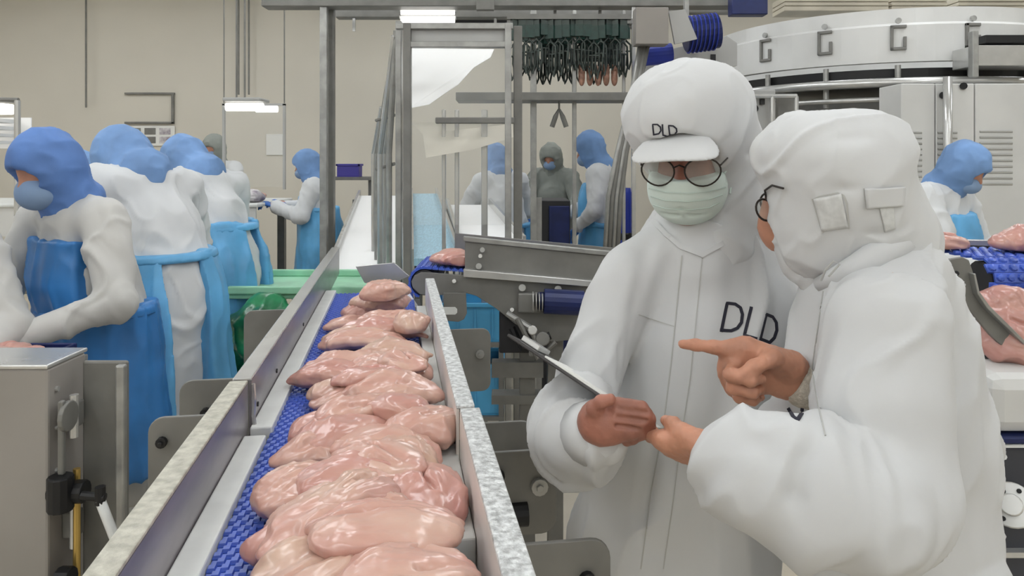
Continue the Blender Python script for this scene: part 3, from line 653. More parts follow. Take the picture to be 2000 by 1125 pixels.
# glasses
gl = thing('glasses', 'thin wire framed glasses on the face of the person with peaked hood', 'glasses', hl(0,-.115,.0))
for sx in (-.039,.039):
    ring = []; 
    for k in range(25):
        a = 2*PI*k/24; ring.append(hl(sx+.030*math.cos(a)*(1+.1*math.sin(a)), -.113+abs(sx)*.12+.006*(math.cos(a)*(1 if sx>0 else -1)), -.012+.025*math.sin(a)))
    part('lens_rim', MB().tube(ring, .0016, 6, cap=False), M_wire, gl)
    c0 = sum(ring[:-1], Vector())/24; n_ = len(ring)-1
    part('lens', MB().add([c0+fdir*.003]+ring[:-1], [(0,1+k,1+(k+1)%n_) for k in range(n_)]), M_lens, gl, smooth=True)
part('bridge', MB().tube([hl(-.011,-.110,-.004),hl(0,-.116,.002),hl(.011,-.110,-.004)], .0016, 6), M_wire, gl)
for sx in (-1,1): part('temple', MB().tube([hl(sx*.069,-.104,.0),hl(sx*.076,-.06,.003),hl(sx*.078,.02,.0)], .0016, 6), M_wire, gl)
# lettering and seams
def letters(tree, strokes, w, parent):
    for s_ in strokes: ribbon('lettering', tree, s_, w, M_letter, parent, step=2.5)
D1 = [(1409,645),(1420,592),(1436,594),(1446,601),(1450,614),(1448,630),(1440,641),(1428,646),(1409,645)]
L1 = [(1467,602),(1454,655),(1476,661)]
D2 = [(1485,662),(1497,614),(1509,619),(1516,630),(1517,645),(1512,660),(1503,669),(1485,662)]
letters(ct, [D1,L1,D2], .0056, man)
letters(ht, [[(1277,263),(1275,243),(1284,243),(1290,248),(1291,255),(1287,261),(1277,263)],[(1294,244),(1295,264),(1304,265)],[(1308,263),(1306,245),(1315,246),(1321,251),(1322,257),(1317,262),(1308,263)]], .0024, man)
ribbon('placket_seam', ct, [(1332,500),(1322,600),(1312,700),(1296,830),(1272,960),(1252,1110)], .0022, M_line, man)
ribbon('placket_seam', ct, [(1372,500),(1362,600),(1348,740),(1330,860),(1312,1000),(1296,1110)], .0018, M_line, man)
ribbon('pocket_seam', ct, [(1248,615),(1318,638)], .0016, M_line, man)
for pth in ([(1280,436),(1300,458),(1330,482),(1368,496)],[(1440,452),(1410,476),(1372,497)]): ribbon('collar_edge', ct, pth, .009, M_coat, man, lift=.004)
for nx in (1310,1440):
    xx = P(nx,900,1.45).x; mb = MB(); mb.box((xx-.05,1.38,0),(xx+.05,1.64,.09)); mb.cyl((xx,1.50,.08),(xx,1.48,.34),.062,16); part('boot', mb, M_white, man, .02)

# ---------------- inspector pointing
wo = thing('person', 'person in white hooded coat turned away, pointing with a bare finger', 'person', (P(1760,600,1.2).x,1.2,0), 'two inspectors in white')
wh = P(1622,350,1.20); gd = Vector((-.84,.42,-.35)).normalized()
gz = Vector((-.25,.0,1)); gz = (gz-gd*gz.dot(gd)).normalized(); gx = gz.cross(gd)*1.0
def wl(a, b, c): return wh+gx*a-gd*b+gz*c
Hw = Matrix((gx, -gd, gz)).transposed()
wbody = [ell(wl(0,-.01,.0),(.066,.080,.075),Hw), ell(P(1516,440,1.245),(.028,.03,.045)), ell(wl(0,-.04,-.06),(.058,.07,.072),Hw), cap(wl(0,-.10,.0),wl(0,-.118,-.045),.010,.015,.015), cap(wl(0,.0,-.07),P(1735,530,1.2),.04,.035),
         *chain([P(1745,640,1.2),P(1765,760,1.2),P(1775,1000,1.2)],[.08,.10,.11],.05,(1,0,0),.8),
         *chain([P(1770,1000,1.16),Vector((.64,1.14,.5)),Vector((.64,1.13,.10))],[.06,.05,.042]), *chain([P(1780,1000,1.26),Vector((.64,1.28,.5)),Vector((.64,1.30,.10))],[.06,.05,.042]),
         *chain([P(1735,590,1.08),P(1745,985,1.0),P(1430,900,.99)],[.045,.038,.027]), *chain([P(1660,560,1.32),P(1645,880,1.27),P(1580,850,1.22)],[.045,.038,.027])]
bf = Field(wbody, .0075); bv = bf.net(); bv = (relax(bv[0], bv[1], 1), bv[1])
hp, hpf, nl = hand_mesh([(2,4,4),(66,94,52),(70,96,54),(74,96,52)], ((.015,.022,-.010),(.048,.038,-.026),(.076,.026,-.040),(.096,.010,-.044)), 1, 0, scale=1.10, arm=.004, ar=.020)
Mp = frame(P(1552,738,1.165), P(1337,706,1.165)-P(1552,738,1.165), (.05,.97,.22)); hp = xf(hp, Mp)
hg, hgf, nl2 = hand_mesh([(8,12,10),(8,14,10),(10,14,10),(10,14,10)], ((.010,.020,-.004),(.040,.040,-.012),(.068,.040,-.022),(.090,.032,-.026)), -1, 0, scale=.95, arm=.03)
Mg = frame(P(1410,893,1.005), P(1300,866,1.085)-P(1410,893,1.005), (-.2,-.60,-.76))
Mg2 = Mg.copy()
for r_ in range(3): Mg2[r_][1] = Mg[r_][1]
hg = xf(hg, Mg2)
v, f = join([bv, (hp,hpf), (hg,hgf)])
link('body', npmesh('body', v, f), M_skin, wo)
for (e, d, nn, r), Mx in [(n_, Mp) for n_ in nl]+[(n_, Mg2) for n_ in nl2]:
    A = np.array(Mx)[:3,:3]; T_ = np.array(Mx)[:3,3]; e = Vector(A@e+T_); d = Vector(A@d).normalized(); nn = Vector(A@nn).normalized(); s_ = d.cross(nn)
    part('fingernail', MB().add([e+d*a+s_*b+nn*(r*.88-abs(b)*.25) for a, b in ((-.006,-.004),(-.006,.004),(.001,.0045),(.005,.003),(.005,-.003),(.001,-.0045))], [(0,1,2,3,4,5)]), mat('fingernail', (224,178,160), .3, coat=.3), wo)
nX = (1,0,0)
wcoat = [*chain([P(1722,545,1.22),P(1752,700,1.21),P(1754,860,1.20),P(1760,1040,1.20),P(1762,1300,1.20),Vector((.640,1.20,.34))],[.080,.112,.130,.134,.142,.160],.05,(.3,1,0),.9),
         cap(P(1728,500,1.22),P(1730,560,1.20),.072,.082,.05), cap(P(1640,600,1.20),P(1612,820,1.205),.050,.074,.07), cap(P(1772,585,1.24),P(1846,860,1.26),.052,.068,.04), cap(P(1846,860,1.26),P(1850,1300,1.26),.068,.074,.04),
         cap(P(1730,560,1.17),P(1724,650,1.09),.07,.080,.05),
         *chain([P(1724,640,1.095),P(1728,800,1.04),P(1744,965,1.0)],[.080,.082,.076],.008),
         *chain([P(1742,968,1.0),P(1690,985,.97),P(1560,950,.97),P(1476,925,.985)],[.078,.082,.080,.070],.02), cap(P(1476,925,.985),P(1415,896,1.005),.070,.042,.012),
         *chain([P(1660,570,1.31),P(1650,880,1.28),P(1535,835,1.20)],[.062,.056,.042],.02),
         cap(wl(0,.0,-.06),wl(0,-.02,-.10),.06,.06,.012,op='sub')]
wf = Field(wcoat, .0055)
def wo_creases(v, f):
    v = crease(v, f, [P(1828,690,1.03),P(1834,860,.99),P(1838,1020,.97)], .014, .010)
    v = crease(v, f, [P(1830,1040,.96),P(1760,1085,.95),P(1690,1105,.94)], .008, .012); v = crease(v, f, [P(1640,640,1.0),P(1620,760,.97),P(1600,860,.95)], .007, .016)
    v = crease(v, f, [P(1606,850,.94),P(1570,900,.91),P(1556,960,.90)], .010, .012); v = crease(v, f, [P(1550,980,.9),P(1610,1070,.91)], .007, .014)
    v = crease(v, f, [P(1480,860,.93),P(1540,900,.90),P(1560,950,.89)], .006, .016); v = crease(v, f, [P(1780,540,1.12),P(1860,680,1.12),P(1880,860,1.14)], .010, .016)
    v = crease(v, f, [P(1850,530,1.15),P(1905,700,1.16),P(1915,900,1.16)], .008, .016); v = crease(v, f, [P(1900,900,1.14),P(1925,1100,1.14)], .009, .02)
    v = crease(v, f, [P(1700,640,1.0),P(1690,800,.95),P(1720,900,.92)], .005, .02)
    return v
wcoat_o = sdfpart('coat', wf, M_coat, wo, it=2, terms=[(.007,(7,7,2.4),0),(.014,((.15,0,1),2.4,8),2,lambda v: 1/(1+np.exp(-(v[:,2]-1.10)/.025))),(.014,((1,0,.5),3,10),2,lambda v: 1/(1+np.exp((v[:,2]-1.10)/.025))),(.007,((.5,.1,1),5,18),2),(.0018,(34,34,16),0)], post=wo_creases)
wt = bvh(wcoat_o)
part('cuff', MB().tube([P(1602,776,1.19),P(1582,756,1.172),P(1563,744,1.167),P(1549,738,1.165)],[.042,.040,.037,.031],18), M_cream, wo, smooth=True)
whood = [ell(P(1620,325,1.205),(.112,.115,.088),Matrix.Rotation(math.radians(14),3,'Y'),k=.05), ell(P(1690,290,1.21),(.055,.09,.060),k=.05), cap(P(1560,300,1.2),P(1496,300,1.22),.042,.016,.05),
         ell(P(1640,420,1.205),(.102,.098,.082),k=.06), cap(P(1580,440,1.20),P(1592,505,1.20),.035,.028,.05), cap(P(1700,440,1.21),P(1735,470,1.21),.075,.080,.05), cap(P(1620,480,1.19),P(1640,510,1.19),.05,.035,.04),
         cap(P(1488,420,1.27),P(1540,540,1.27),.050,.050,.02,op='sub'), ell(P(1490,440,1.3),(.05,.08,.10),k=.02,op='sub')]
whf = Field(whood, .004)
def wh_creases(v, f):
    v = crease(v, f, [P(1480,340,1.14),P(1580,378,1.09),P(1690,365,1.10),P(1765,370,1.15)], .005, .008)
    v = crease(v, f, [P(1500,280,1.13),P(1600,262,1.10),P(1690,270,1.11)], .004, .014); v = crease(v, f, [P(1725,270,1.12),P(1742,330,1.13),P(1738,370,1.13)], .005, .008)
    v = crease(v, f, [P(1540,400,1.11),P(1570,470,1.12),P(1600,500,1.12)], .005, .01); v = crease(v, f, [P(1590,455,1.1),P(1680,470,1.1),P(1760,440,1.12)], .005, .01)
    return v
whood_o = sdfpart('hood', whf, M_hood, wo, it=2, terms=[(.004,(9,9,8),0),(.006,((1,0,.3),4,12),2),(.003,((.3,.2,1),6,24),2)], post=wh_creases)
wht = bvh(whood_o)
patch('mesh_window', wht, [(1590,388),(1643,378),(1657,444),(1606,452)], M_meshp, wo)
ribbon('window_binding', wht, [(1588,390),(1600,384),(1636,377),(1648,382),(1654,398),(1658,445)], .0026, M_line, wo)
ribbon('window_binding', wht, [(1588,390),(1598,425),(1607,453)], .0026, M_line, wo)
patch('hood_strap', wht, [(1688,368),(1764,364),(1764,402),(1690,406)], M_hood, wo, lift=.004)
patch('hood_strap', wht, [(1716,404),(1742,402),(1748,446),(1728,452)], M_meshp, wo, lift=.002)
ribbon('strap_seam', wht, [(1688,369),(1692,404),(1718,407),(1728,452)], .002, M_line, wo)
# her mask and glasses
wm = Field([ell(wl(0,-.055,-.065),(.060,.060,.056),Hw,k=.03), cap(wl(0,-.085,-.04),wl(0,-.090,-.075),.024,.026,.03), cap(P(1556,515,1.22),P(1592,538,1.21),.026,.030,.03)], .004)
sdfpart('face_mask', wm, M_hood, wo, it=1, terms=[(.003,(40,40,40),1)])
gl = thing('glasses', 'dark framed glasses on the face of the pointing person', 'glasses', P(1494,410,1.22))
ring = [P(1494+17*math.cos(a)+4*math.sin(a), 410+21*math.sin(a), 1.215+.012*math.cos(a)) for a in [2*PI*k/20 for k in range(21)]]
part('lens_rim', MB().tube(ring, .0019, 6, cap=False), M_wire, gl)
c0 = sum(ring[:-1], Vector())/20
part('lens', MB().add([c0]+ring[:-1], [(0,1+k,1+(k+1)%20) for k in range(20)]), M_lens, gl)
part('temple', MB().tube([P(1497,390,1.215),P(1494,372,1.20),P(1508,362,1.175),P(1530,368,1.15)], .0018, 6), M_wire, gl)
part('lens_rim', MB().tube([p_-gx*.066 for p_ in ring], .0019, 6, cap=False), M_wire, gl)
letters(wt, [[(1552,744),(1560,752),(1565,770),(1568,790),(1566,808),(1558,820),(1549,814),(1541,800)]], .0050, wo)
ribbon('front_seam', wt, [(1608,570),(1598,640),(1586,720),(1600,800),(1612,850)], .002, M_line, wo)
part('collar', MB().tube([P(1600,556,1.17),P(1640,540,1.135),P(1700,505,1.115),P(1760,474,1.14),P(1795,458,1.2)], [.012,.018,.022,.022,.018], 10), M_coat, wo, smooth=True)
part('drawstring', MB().tube([P(1604,548,1.13),P(1612,528,1.118),P(1628,510,1.11),P(1640,516,1.105),P(1618,540,1.112)], .0016, 6), M_line, wo)
for yy in (1.12,1.30):
    mb = MB(); mb.box((.50,yy-.05,0),(.74,yy+.05,.09)); mb.cyl((.64,yy,.08),(.64,yy,.36),.062,16); part('boot', mb, M_white, wo, .02)

# ---------------- clipboard in their hands
A_, B_ = P(992,652,1.20), P(1308,862,1.085); ux = (B_-A_).normalized(); vw = Vector((.10,.95,-.245)); vw = (vw-ux*vw.dot(ux)).normalized(); nb = ux.cross(vw).normalized()
if nb.z < 0: nb = -nb
cb = thing('clipboard', 'dark clipboard with white paper held between the two people in white', 'clipboard', (A_+B_)/2)
Lb = (B_-A_).length
def slab3(o, a, b, c): return MB().hexa([o, o+a, o+a+b, o+b, o+c, o+a+c, o+a+b+c, o+b+c])
part('board', slab3(A_-nb*.004, ux*Lb, vw*.21, nb*.005), M_board, cb, .0015)
part('paper', slab3(A_+ux*.07+vw*.004+nb*.0012, ux*(Lb-.10), vw*.200, nb*.003), M_paper, cb)
part('clip', slab3(A_+ux*.012+vw*.04+nb*.0012, ux*.035, vw*.08, nb*.010), M_steelL, cb, .002)

# ------------------------------------------------------------------ masked line workers
def worker(label, hpx, hpy, Y, heading, lean=20, hpitch=35, armL=None, armR=None, gown=M_gown, hoodm=M_hoodB, apron=M_apron, maskm=M_maskB, glove=M_glove, group='workers in blue hoods', h=.011, skin=M_skin, bib=True, alow=.42, opn=(.0,.0), waist=1.03, fo=1.0):
    a, ps = math.radians(lean), math.radians(hpitch); d = np.array((math.sin(a),0,math.cos(a)))
    pel = np.array((0,0,.92)); nb_ = pel+d*.50; sh = nb_-d*.05; upv = np.array((math.sin(ps),0,math.cos(ps))); fw = np.array((math.cos(ps),0,-math.sin(ps)))
    hc = nb_+upv*.15+fw*.035
    Hp = P(hpx, hpy, Y); sc = Hp.z/hc[2]; rz = math.radians(heading)
    M = Matrix.Rotation(rz, 4, 'Z')@Matrix.Scale(sc, 4); off = M@Vector(hc); M = Matrix.Translation((Hp.x-off.x, Hp.y-off.y, 0))@M
    t = thing('person', label, 'person', M.translation.copy(), group)
    def put(name, v, f, m): return link(name, npmesh(name, xf(v, M), f), m, t)
    armL = armL or ((.16+sh[0]*.5,.27,1.10),(.42,.14,1.04)); armR = armR or ((.16+sh[0]*.5,-.27,1.10),(.42,-.14,1.04))
    Rh = Matrix(((fw[0],0,upv[0]),(fw[1],1,upv[1]),(fw[2],0,upv[2])))
    torso = [*chain([pel, pel+d*.26, nb_-d*.06],[.150,.160,.105],.06,(1,0,.2),.78), cap(pel+np.array((0,0,.05)),(0,0,.45),.155,.185,.08,(1,0,0),.85),
             cap(sh+np.array((0,.14,0)), sh-np.array((0,.14,0)), .075, .075, .05)]
    arms = []
    for s, (el, ha) in ((1,armL),(-1,armR)):
        S = sh+np.array((0,s*.17,0)); el = np.array(el); ha = np.array(ha); arms += [*chain([S,el],[.075,.060],.02), *chain([el,ha-(ha-el)*.12],[.062,.042],.02)]
    # body
    body = [ell(hc,(.082,.072,.105),Rh), cap(hc-upv*.06,nb_-d*.03,.045,.045), *chain([pel,nb_-d*.12],[.09,.08],.05), cap(hc+fw*.075,hc+fw*.092-upv*.03,.010,.015,.015)]
    for s, (el, ha) in ((1,armL),(-1,armR)):
        body += [*chain([sh+np.array((0,s*.13,-.02)),np.array(el),np.array(ha)],[.035,.034,.028]), *chain([(0,s*.09,.9),(0,s*.10,.5),(0,s*.10,.08)],[.08,.055,.045])]
    fd = Field(body, h); v, f = fd.net(); put('body', relax(v,f,1), f, skin)
    fd = Field(torso+arms, h, lo=(-.45,-.55,.36), hi=(1.0,.55,1.75)); v, f = fd.net(); v = relax(v, f, 1)
    v = folds(v+hpx, f, [(.012,(6,6,3),0),(.012,((.3,.2,1),3,9),2),(.006,((.8,.3,1),6,16),2)])-hpx; put('gown', v, f, gown)
    if apron:
        td = Field(torso, h, lo=(-.45,-.55,alow-.08), hi=(1.0,.55,1.6)); x, y, z = td.grid(); xx = x-np.maximum(z-.92,0)*math.tan(a)
        flare = .030+.045*np.clip((waist-.08-z)/.5,0,1)
        reg = np.maximum(np.maximum(alow-z, z-(1.0+.30*math.cos(a) if bib else waist)), np.where(z>waist,.03-xx,-1))
        reg = np.maximum(reg, np.where(z>waist+.01, np.abs(y)-.14, np.where(xx<.02, opn[1]-np.abs(y-opn[0]), -1)))
        v, f = td.net(np.maximum(td.D-flare, reg)); v = relax(v, f, 1); v = folds(v+hpx, f, [(.010,(12,12,2),0),(.008,(20,20,3),1)])-hpx; put('apron', v, f, apron)
        v, f = td.net(np.maximum(td.D-.036, np.abs(z-waist+.02)-.016)); put('apron_tie', relax(v,f,1), f, apron)
    hd = [ell(hc-fw*.012+upv*.01,(.118,.100,.125),Rh,k=.04), cap(hc-upv*.08-fw*.02, nb_+upv*.005,.085,.105,.05), ell(hc+fw*.10-upv*.012,(.055,.062*fo,.042*fo),Rh,k=.01,op='sub')]
    fd = Field(hd, min(h,.008)); v, f = fd.net(); v = relax(v,f,1); v = folds(v+hpx, f, [(.006,(10,10,10),0),(.005,(20,20,20),1)])-hpx; put('hood', v, f, hoodm)
    fd = Field([ell(hc+fw*(.030+.018*fo)-upv*.060,(.062,.062*(.5+.5*fo),.050*(.5+.5*fo)),Rh,k=.02)], .007); v, f = fd.net(); put('face_mask', v, f, maskm)
    for s, (el, ha) in ((1,armL),(-1,armR)):
        el, ha = np.array(el), np.array(ha); dr = ha-el; dr = dr/np.linalg.norm(dr)
        v, f, _ = hand_mesh([(35,35,25)]*4, THUMB_SIDE, s*-1, h=.006, arm=.03); Mx = frame(Vector(ha-dr*.02), dr, (0,0,1) if abs(dr[2]) < .8 else (1,0,0))
        put('glove', xf(v, Mx), f, glove)
    for s in (1,-1):
        mb = MB(); mb.box((-.08,s*.10-.048,0),(.18,s*.10+.048,.09), M); mb.tube([M@Vector((0,s*.10,.06)),M@Vector((0,s*.10,.40))],.065*sc,14); part('boot', mb, M_white, t, .015)
    return t
worker('person in deep blue hood and bib apron bending at the worktop behind the grey cabinet', 88, 330, 2.42, 240, 12, 24, waist=1.06, fo=1.4, armL=((.14,.30,1.10),(.40,.13,1.00)), gown=M_gownG, hoodm=M_hoodD, apron=M_apronD, maskm=M_maskB, h=.008, alow=.48)
worker('person in blue hood bent forward, white gown open between blue apron sides at back', 238, 312, 3.05, 148, 17, 55, h=.008, opn=(.02,.075), alow=.50, waist=1.12)
worker('person in blue hood with bright blue apron skirt beside the pale green tray', 360, 316, 3.75, 150, 16, 52, opn=(-.10,.05), alow=.60, waist=1.18)
worker('person in pale blue hood with long blue apron at the far white table', 598, 322, 6.0, 185, 6, 14, waist=1.2, armL=((.12,.25,1.14),(.36,.18,1.22)), armR=((.12,-.25,1.14),(.36,-.18,1.22)), h=.013)
worker('person in grey hood far behind, seen above the shoulder of a bent worker', 417, 290, 7.2, 260, 4, 5, hoodm=M_greyc, apron=None, h=.014)
worker('person mostly hidden behind the deep blue hooded worker', 160, 338, 4.3, 200, 12, 20, h=.014)
worker('person in grey gown at the very edge of the worktop', -190, 372, 2.1, 300, 12, 20, gown=M_gownG, h=.013)
worker('person in white gown seen from the back through the steel guard frame', 968, 312, 6.1, 115, 12, 25, opn=(0,.10), h=.012)
worker('person in white gown with blue side apron standing by the blue drum', 1150, 292, 5.6, 168, 4, 20, armL=((.05,.24,1.12),(.20,.16,.98)), h=.012, opn=(0,.12))
worker('person in dull grey gown and hood behind the dark cabinet', 1076, 306, 6.9, 250, 6, 20, gown=M_greyc, hoodm=M_greyc, apron=None, h=.014)
worker('person in blue hood and blue bib apron in front of the louvred cabinets', 1886, 328, 3.6, 305, 4, 30, h=.010, opn=(0,.05), armL=((.10,.26,1.12),(.32,.15,1.06)))

# ------------------------------------------------------------------ left: cabinet, guard plate, worktops
Yc = 1.70
cbn = thing('control_cabinet', 'beige grey steel control cabinet with hinged side at the conveyor', 'cabinet', (onY(-60,Yc),Yc+.07,0))
part('body', MB().box((onY(-150,Yc),Yc,.10),(onY(94,Yc),Yc+.15,1.045)), M_box, cbn, .006)
part('lid', MB().box((onY(-152,Yc),Yc-.006,1.045),(onY(96,Yc),Yc+.156,1.055)), M_steelL, cbn, .003)
part('plinth', MB().box((onY(-150,Yc),Yc+.01,0),(onY(90,Yc),Yc+.14,.10)), M_dark, cbn)
xr = onY(94,Yc)
for z in (.92,.66): 
    hg_ = part('hinge', MB().box((xr,Yc+.05,z-.03),(xr+.035,Yc+.085,z+.03)), M_steelD, cbn, .004)
    part('hinge_pin', MB().cyl((xr+.03,Yc+.05,z-.05),(xr+.03,Yc+.05,z+.05),.010,10), M_steelL, hg_)
for z in (.99,.90,.80): part('screw', MB().cyl((xr,Yc+.03,z),(xr+.006,Yc+.03,z),.006,8), M_steelL, cbn)
part('latch_disc', MB().cyl((xr+.028,Yc+.02,.93),(xr+.040,Yc+.02,.93),.035,16), M_steelD, cbn, .003)
part('latch_bar', MB().box((xr+.02,Yc+.0,.80),(xr+.034,Yc+.014,.97)), M_steelD, cbn, .004)
Yg = 1.80
gp = thing('guard_plate', 'upright grey steel guard plate with clamp and rod beside the cabinet', 'plate', (onY(205,Yg),Yg,0))
part('plate', MB().box((onY(160,Yg),Yg,.02),(onY(249,Yg),Yg+.012,1.036)), M_steelD, gp, .006)
part('edge_fold', MB().box((onY(232,Yg),Yg-.02,.02),(onY(250,Yg),Yg,1.03)), M_steel, gp, .005)
part('rod', MB().cyl((onY(150,1.74),1.74,.05),(onY(150,1.74),1.74,.80),.008,10), M_gold, gp)
cl = part('clamp', MB().cyl((onY(100,1.72),1.72,.755),(onY(168,1.72),1.72,.755),.026,14).cyl((onY(118,1.70),1.70,.72),(onY(118,1.70),1.70,.80),.028,12), M_black, gp, .004)
part('clamp_screw', MB().cyl((onY(160,1.70),1.70,.755),(onY(205,1.70),1.70,.750),.010,10).cyl((onY(196,1.70),1.70,.735),(onY(196,1.70),1.70,.775),.012,8), M_black, cl)
part('hose', MB().tube([(onY(195,1.70),1.70,.745),(onY(210,1.70),1.70,.70),(onY(225,1.69),1.69,.66),(onY(232,1.68),1.68,.60),(onY(236,1.68),1.68,.30)],.011,10), M_white, gp, smooth=True)
part('lower_clamp', MB().cyl((onY(112,1.70),1.70,.56),(onY(140,1.70),1.70,.56),.03,12), M_black, gp, .004)
wtb = thing('work_table', 'steel worktop with dark tray of trimmings behind the grey cabinet', 'table', (-1.38,2.05,0))
part('worktop', MB().box((-1.50,1.93,.93),(-1.255,2.20,.95)), M_steel, wtb, .004)
for x in (-1.47,-1.29):
    for y in (1.96,2.16): part('leg', MB().box((x-.02,y-.02,0),(x+.02,y+.02,.93)), M_steelD, wtb)
tr = thing('meat_tray', 'dark blue tray with meat trimmings on the steel worktop', 'tray', (-1.42,2.07,.95))
part('pan', MB().box((-1.49,1.97,.95),(-1.27,2.17,.965)).box((-1.49,1.97,.965),(-1.27,1.98,.99)).box((-1.49,2.16,.965),(-1.27,2.17,.99)).box((-1.28,1.98,.965),(-1.27,2.16,.99)), M_navy, tr, .003)
for k, (x, y) in enumerate(((-1.34,2.04),(-1.42,2.09),(-1.43,2.02))):
    me = fillet('meat_trimming', .10, .06, .035, 70+k); me.materials.append(M_chick2); o = bpy.data.objects.new('meat_trimming', me); COL.objects.link(o); o.location = (x,y,.966); o.rotation_euler = (0,0,k*1.1)
    tag(o, 'small pink meat trimming lying in the dark blue tray', 'meat', 'trimmings in the tray')
ft = thing('packing_table', 'long white fronted packing table along the back of the hall', 'table', (-2.9,6.1,0))
part('worktop', MB().box((-4.6,5.6,1.17),(-1.92,6.5,1.20)), M_white, ft, .01)
part('front_panel', MB().box((-4.6,5.62,.95),(-1.94,5.64,1.17)), M_pvc, ft)
part('shelf', MB().box((-4.55,5.7,.5),(-2.0,6.45,.53)), M_steelD, ft)
for x in (-4.5,-3.1,-2.0):
    for y in (5.68,6.45): part('leg', MB().box((x-.03,y-.03,0),(x+.03,y+.03,1.17)), M_steelD, ft)
for k, (x, y) in enumerate(((-2.15,6.0),(-2.06,5.8),(-2.4,5.9))):
    me = fillet('meat_portion', .26, .2, .10, 80+k); me.materials.append((M_chick,M_poster,M_chick2)[k]); o = bpy.data.objects.new('meat_portion', me); COL.objects.link(o); o.location = (x,y,1.20); o.rotation_euler = (0,0,k*.8)
    tag(o, 'heap of pink meat on the white packing table', 'meat', 'meat on the packing table')
mt = thing('trimming_machine', 'dark grey machine with white hood between the bent workers', 'machine', (onY(215,5.0),5.2,0))
part('base', MB().box((onY(120,5.0),5.0,0),(onY(275,5.0),5.5,1.24)), M_dark, mt, .01)
part('cover', MB().box((onY(110,5.0),4.98,1.24),(onY(280,5.0),5.52,1.38)), M_grey, mt, .03)
part('guard', MB().box((onY(170,5.0),5.1,1.38),(onY(250,5.0),5.4,1.52)), M_steelD, mt, .03)

# green tray, bag and blue crates beside the rail
gt = thing('green_tray', 'pale green plastic tray lying past the end of the belt', 'tray', (onY(590,3.6),3.6,0))
part('tray_base', MB().box((onY(458,3.5),3.42,.885),(onY(745,3.5),3.95,.91)), M_green, gt, .006)
for yy in (3.40,3.93): part('tray_rim', MB().box((onY(458,3.5),yy,.91),(onY(745,3.5),yy+.03,.945)), M_green, gt, .006)
for x in (470,700):
    for y in (3.5,3.85): part('leg', MB().box((onY(x,3.5)-.02,y-.02,0),(onY(x,3.5)+.02,y+.02,.885)), M_steelD, gt)
bg = [ell((onY(508,3.28),3.28,.82),(.13,.12,.10),k=.05), ell((onY(495,3.28),3.30,.72),(.12,.12,.12),k=.05), ell((onY(522,3.28),3.26,.70),(.10,.1,.13),k=.05)]
fd = Field(bg, .012); v, f = fd.net(); v = folds(v, f, [(.03,(9,9,9),1),(.012,(25,25,25),0)]); o = link('plastic_bag', npmesh('plastic_bag', v, f), M_greenD); tag(o, 'crumpled green plastic bag on the blue crates beside the rail', 'bag')
for k, z in enumerate((0,.30)): crate('stacking_crate', 'deep blue stacking crate under the green bag, '+('bottom one' if k == 0 else 'top one'), 'crate', (onY(520,3.28),3.28,z), .30,.26,.29, M_bluec, 'blue crates under the green bag')

# ------------------------------------------------------------------ middle distance: chutes, guard frame, overhead line
def incline(name, label, pa, pb, wa, wb, m, legs=True):   # sloping belt: near edge, far edge centre points
    t = thing(name, label, 'conveyor', (pa.x,(pa.y+pb.y)/2,0)); th = Vector((0,0,-.04))
    q = [pa-Vector((wa/2,0,0)), pa+Vector((wa/2,0,0)), pb+Vector((wb/2,0,0)), pb-Vector((wb/2,0,0))]
    part('belt', MB().hexa([p_+th for p_ in q]+q), m, t)
    for sg in (-1,1):
        e = Vector((sg*.02,0,0)); a, b = (q[0],q[3]) if sg < 0 else (q[1],q[2]); h1 = Vector((0,0,.05)); h0 = Vector((0,0,-.07))
        part('side_rail', MB().hexa([a+h0,a+e+h0,b+e+h0,b+h0,a+h1,a+e+h1,b+e+h1,b+h1]), M_steelL, t)
    for p_ in (pa,pb):
        for sg in (-1,1): part('leg', MB().box((p_.x+sg*wa*.45-.02,p_.y+(.1 if p_ is pa else -.1)-.02,0),(p_.x+sg*wa*.45+.02,p_.y+(.1 if p_ is pa else -.1)+.02,p_.z-.03)), M_steelD, t)
    return t
incline('white_chute', 'wide white plastic chute sloping up behind the end of the belt', P(718,545,4.1), P(742,382,6.6), .44, .34, M_sheet)
bc = incline('incline_conveyor', 'light blue inclined conveyor seen through the steel guard frame', P(851,505,4.0), P(828,378,6.6), .235, .20, M_sky)
incline('white_chute', 'white discharge chute beside the light blue inclined conveyor', P(960,478,4.3), P(915,400,5.6), .36, .30, M_sheet)
gf = thing('safety_gate', 'tall stainless guard frame with clear door over the cross conveyor', 'frame', (onY(895,3.65),3.65,0))
YF = 3.65
def vbar(x0, x1, y0, Y, m, parent, name='post', zb=0, dep=.05): return part(name, MB().box((onY(x0,Y),Y,zb),(onY(x1,Y),Y+dep,P(0,y0,Y).z)), m, parent, .004)
vbar(772,784,40,YF+.1,M_steel,gf); vbar(787,802,44,YF,M_steelD,gf); vbar(986,999,44,YF,M_steel,gf); vbar(1003,1020,50,YF+.05,M_steelD,gf)
for (x0,x1,y0,y1) in ((772,1002,44,56),(790,1000,80,92),(850,1005,229,241)): part('cross_bar', MB().box((onY(x0,YF),YF+.005,P(0,y1,YF).z),(onY(x1,YF),YF+.045,P(0,y0,YF).z)), M_steel if y0 < 200 else M_steelD, gf, .004)
part('clear_panel', MB().box((onY(802,YF),YF+.02,P(0,440,YF).z),(onY(986,YF),YF+.026,P(0,92,YF).z)), M_acryl, gf)
for x0, x1 in ((863,870),(888,896),(940,952)): vbar(x0,x1,214,3.86,M_steelL,gf,'inner_post',dep=.04)
part('header_plate', MB().box((onY(800,YF),YF+.03,P(0,80,YF).z),(onY(988,YF),YF+.04,P(0,56,YF).z)), M_grey, gf)
ws = thing('hanging_sheet', 'large white plastic sheet sloped for a lamp reflection inside the guard frame', 'sheet', P(850,150,3.8))
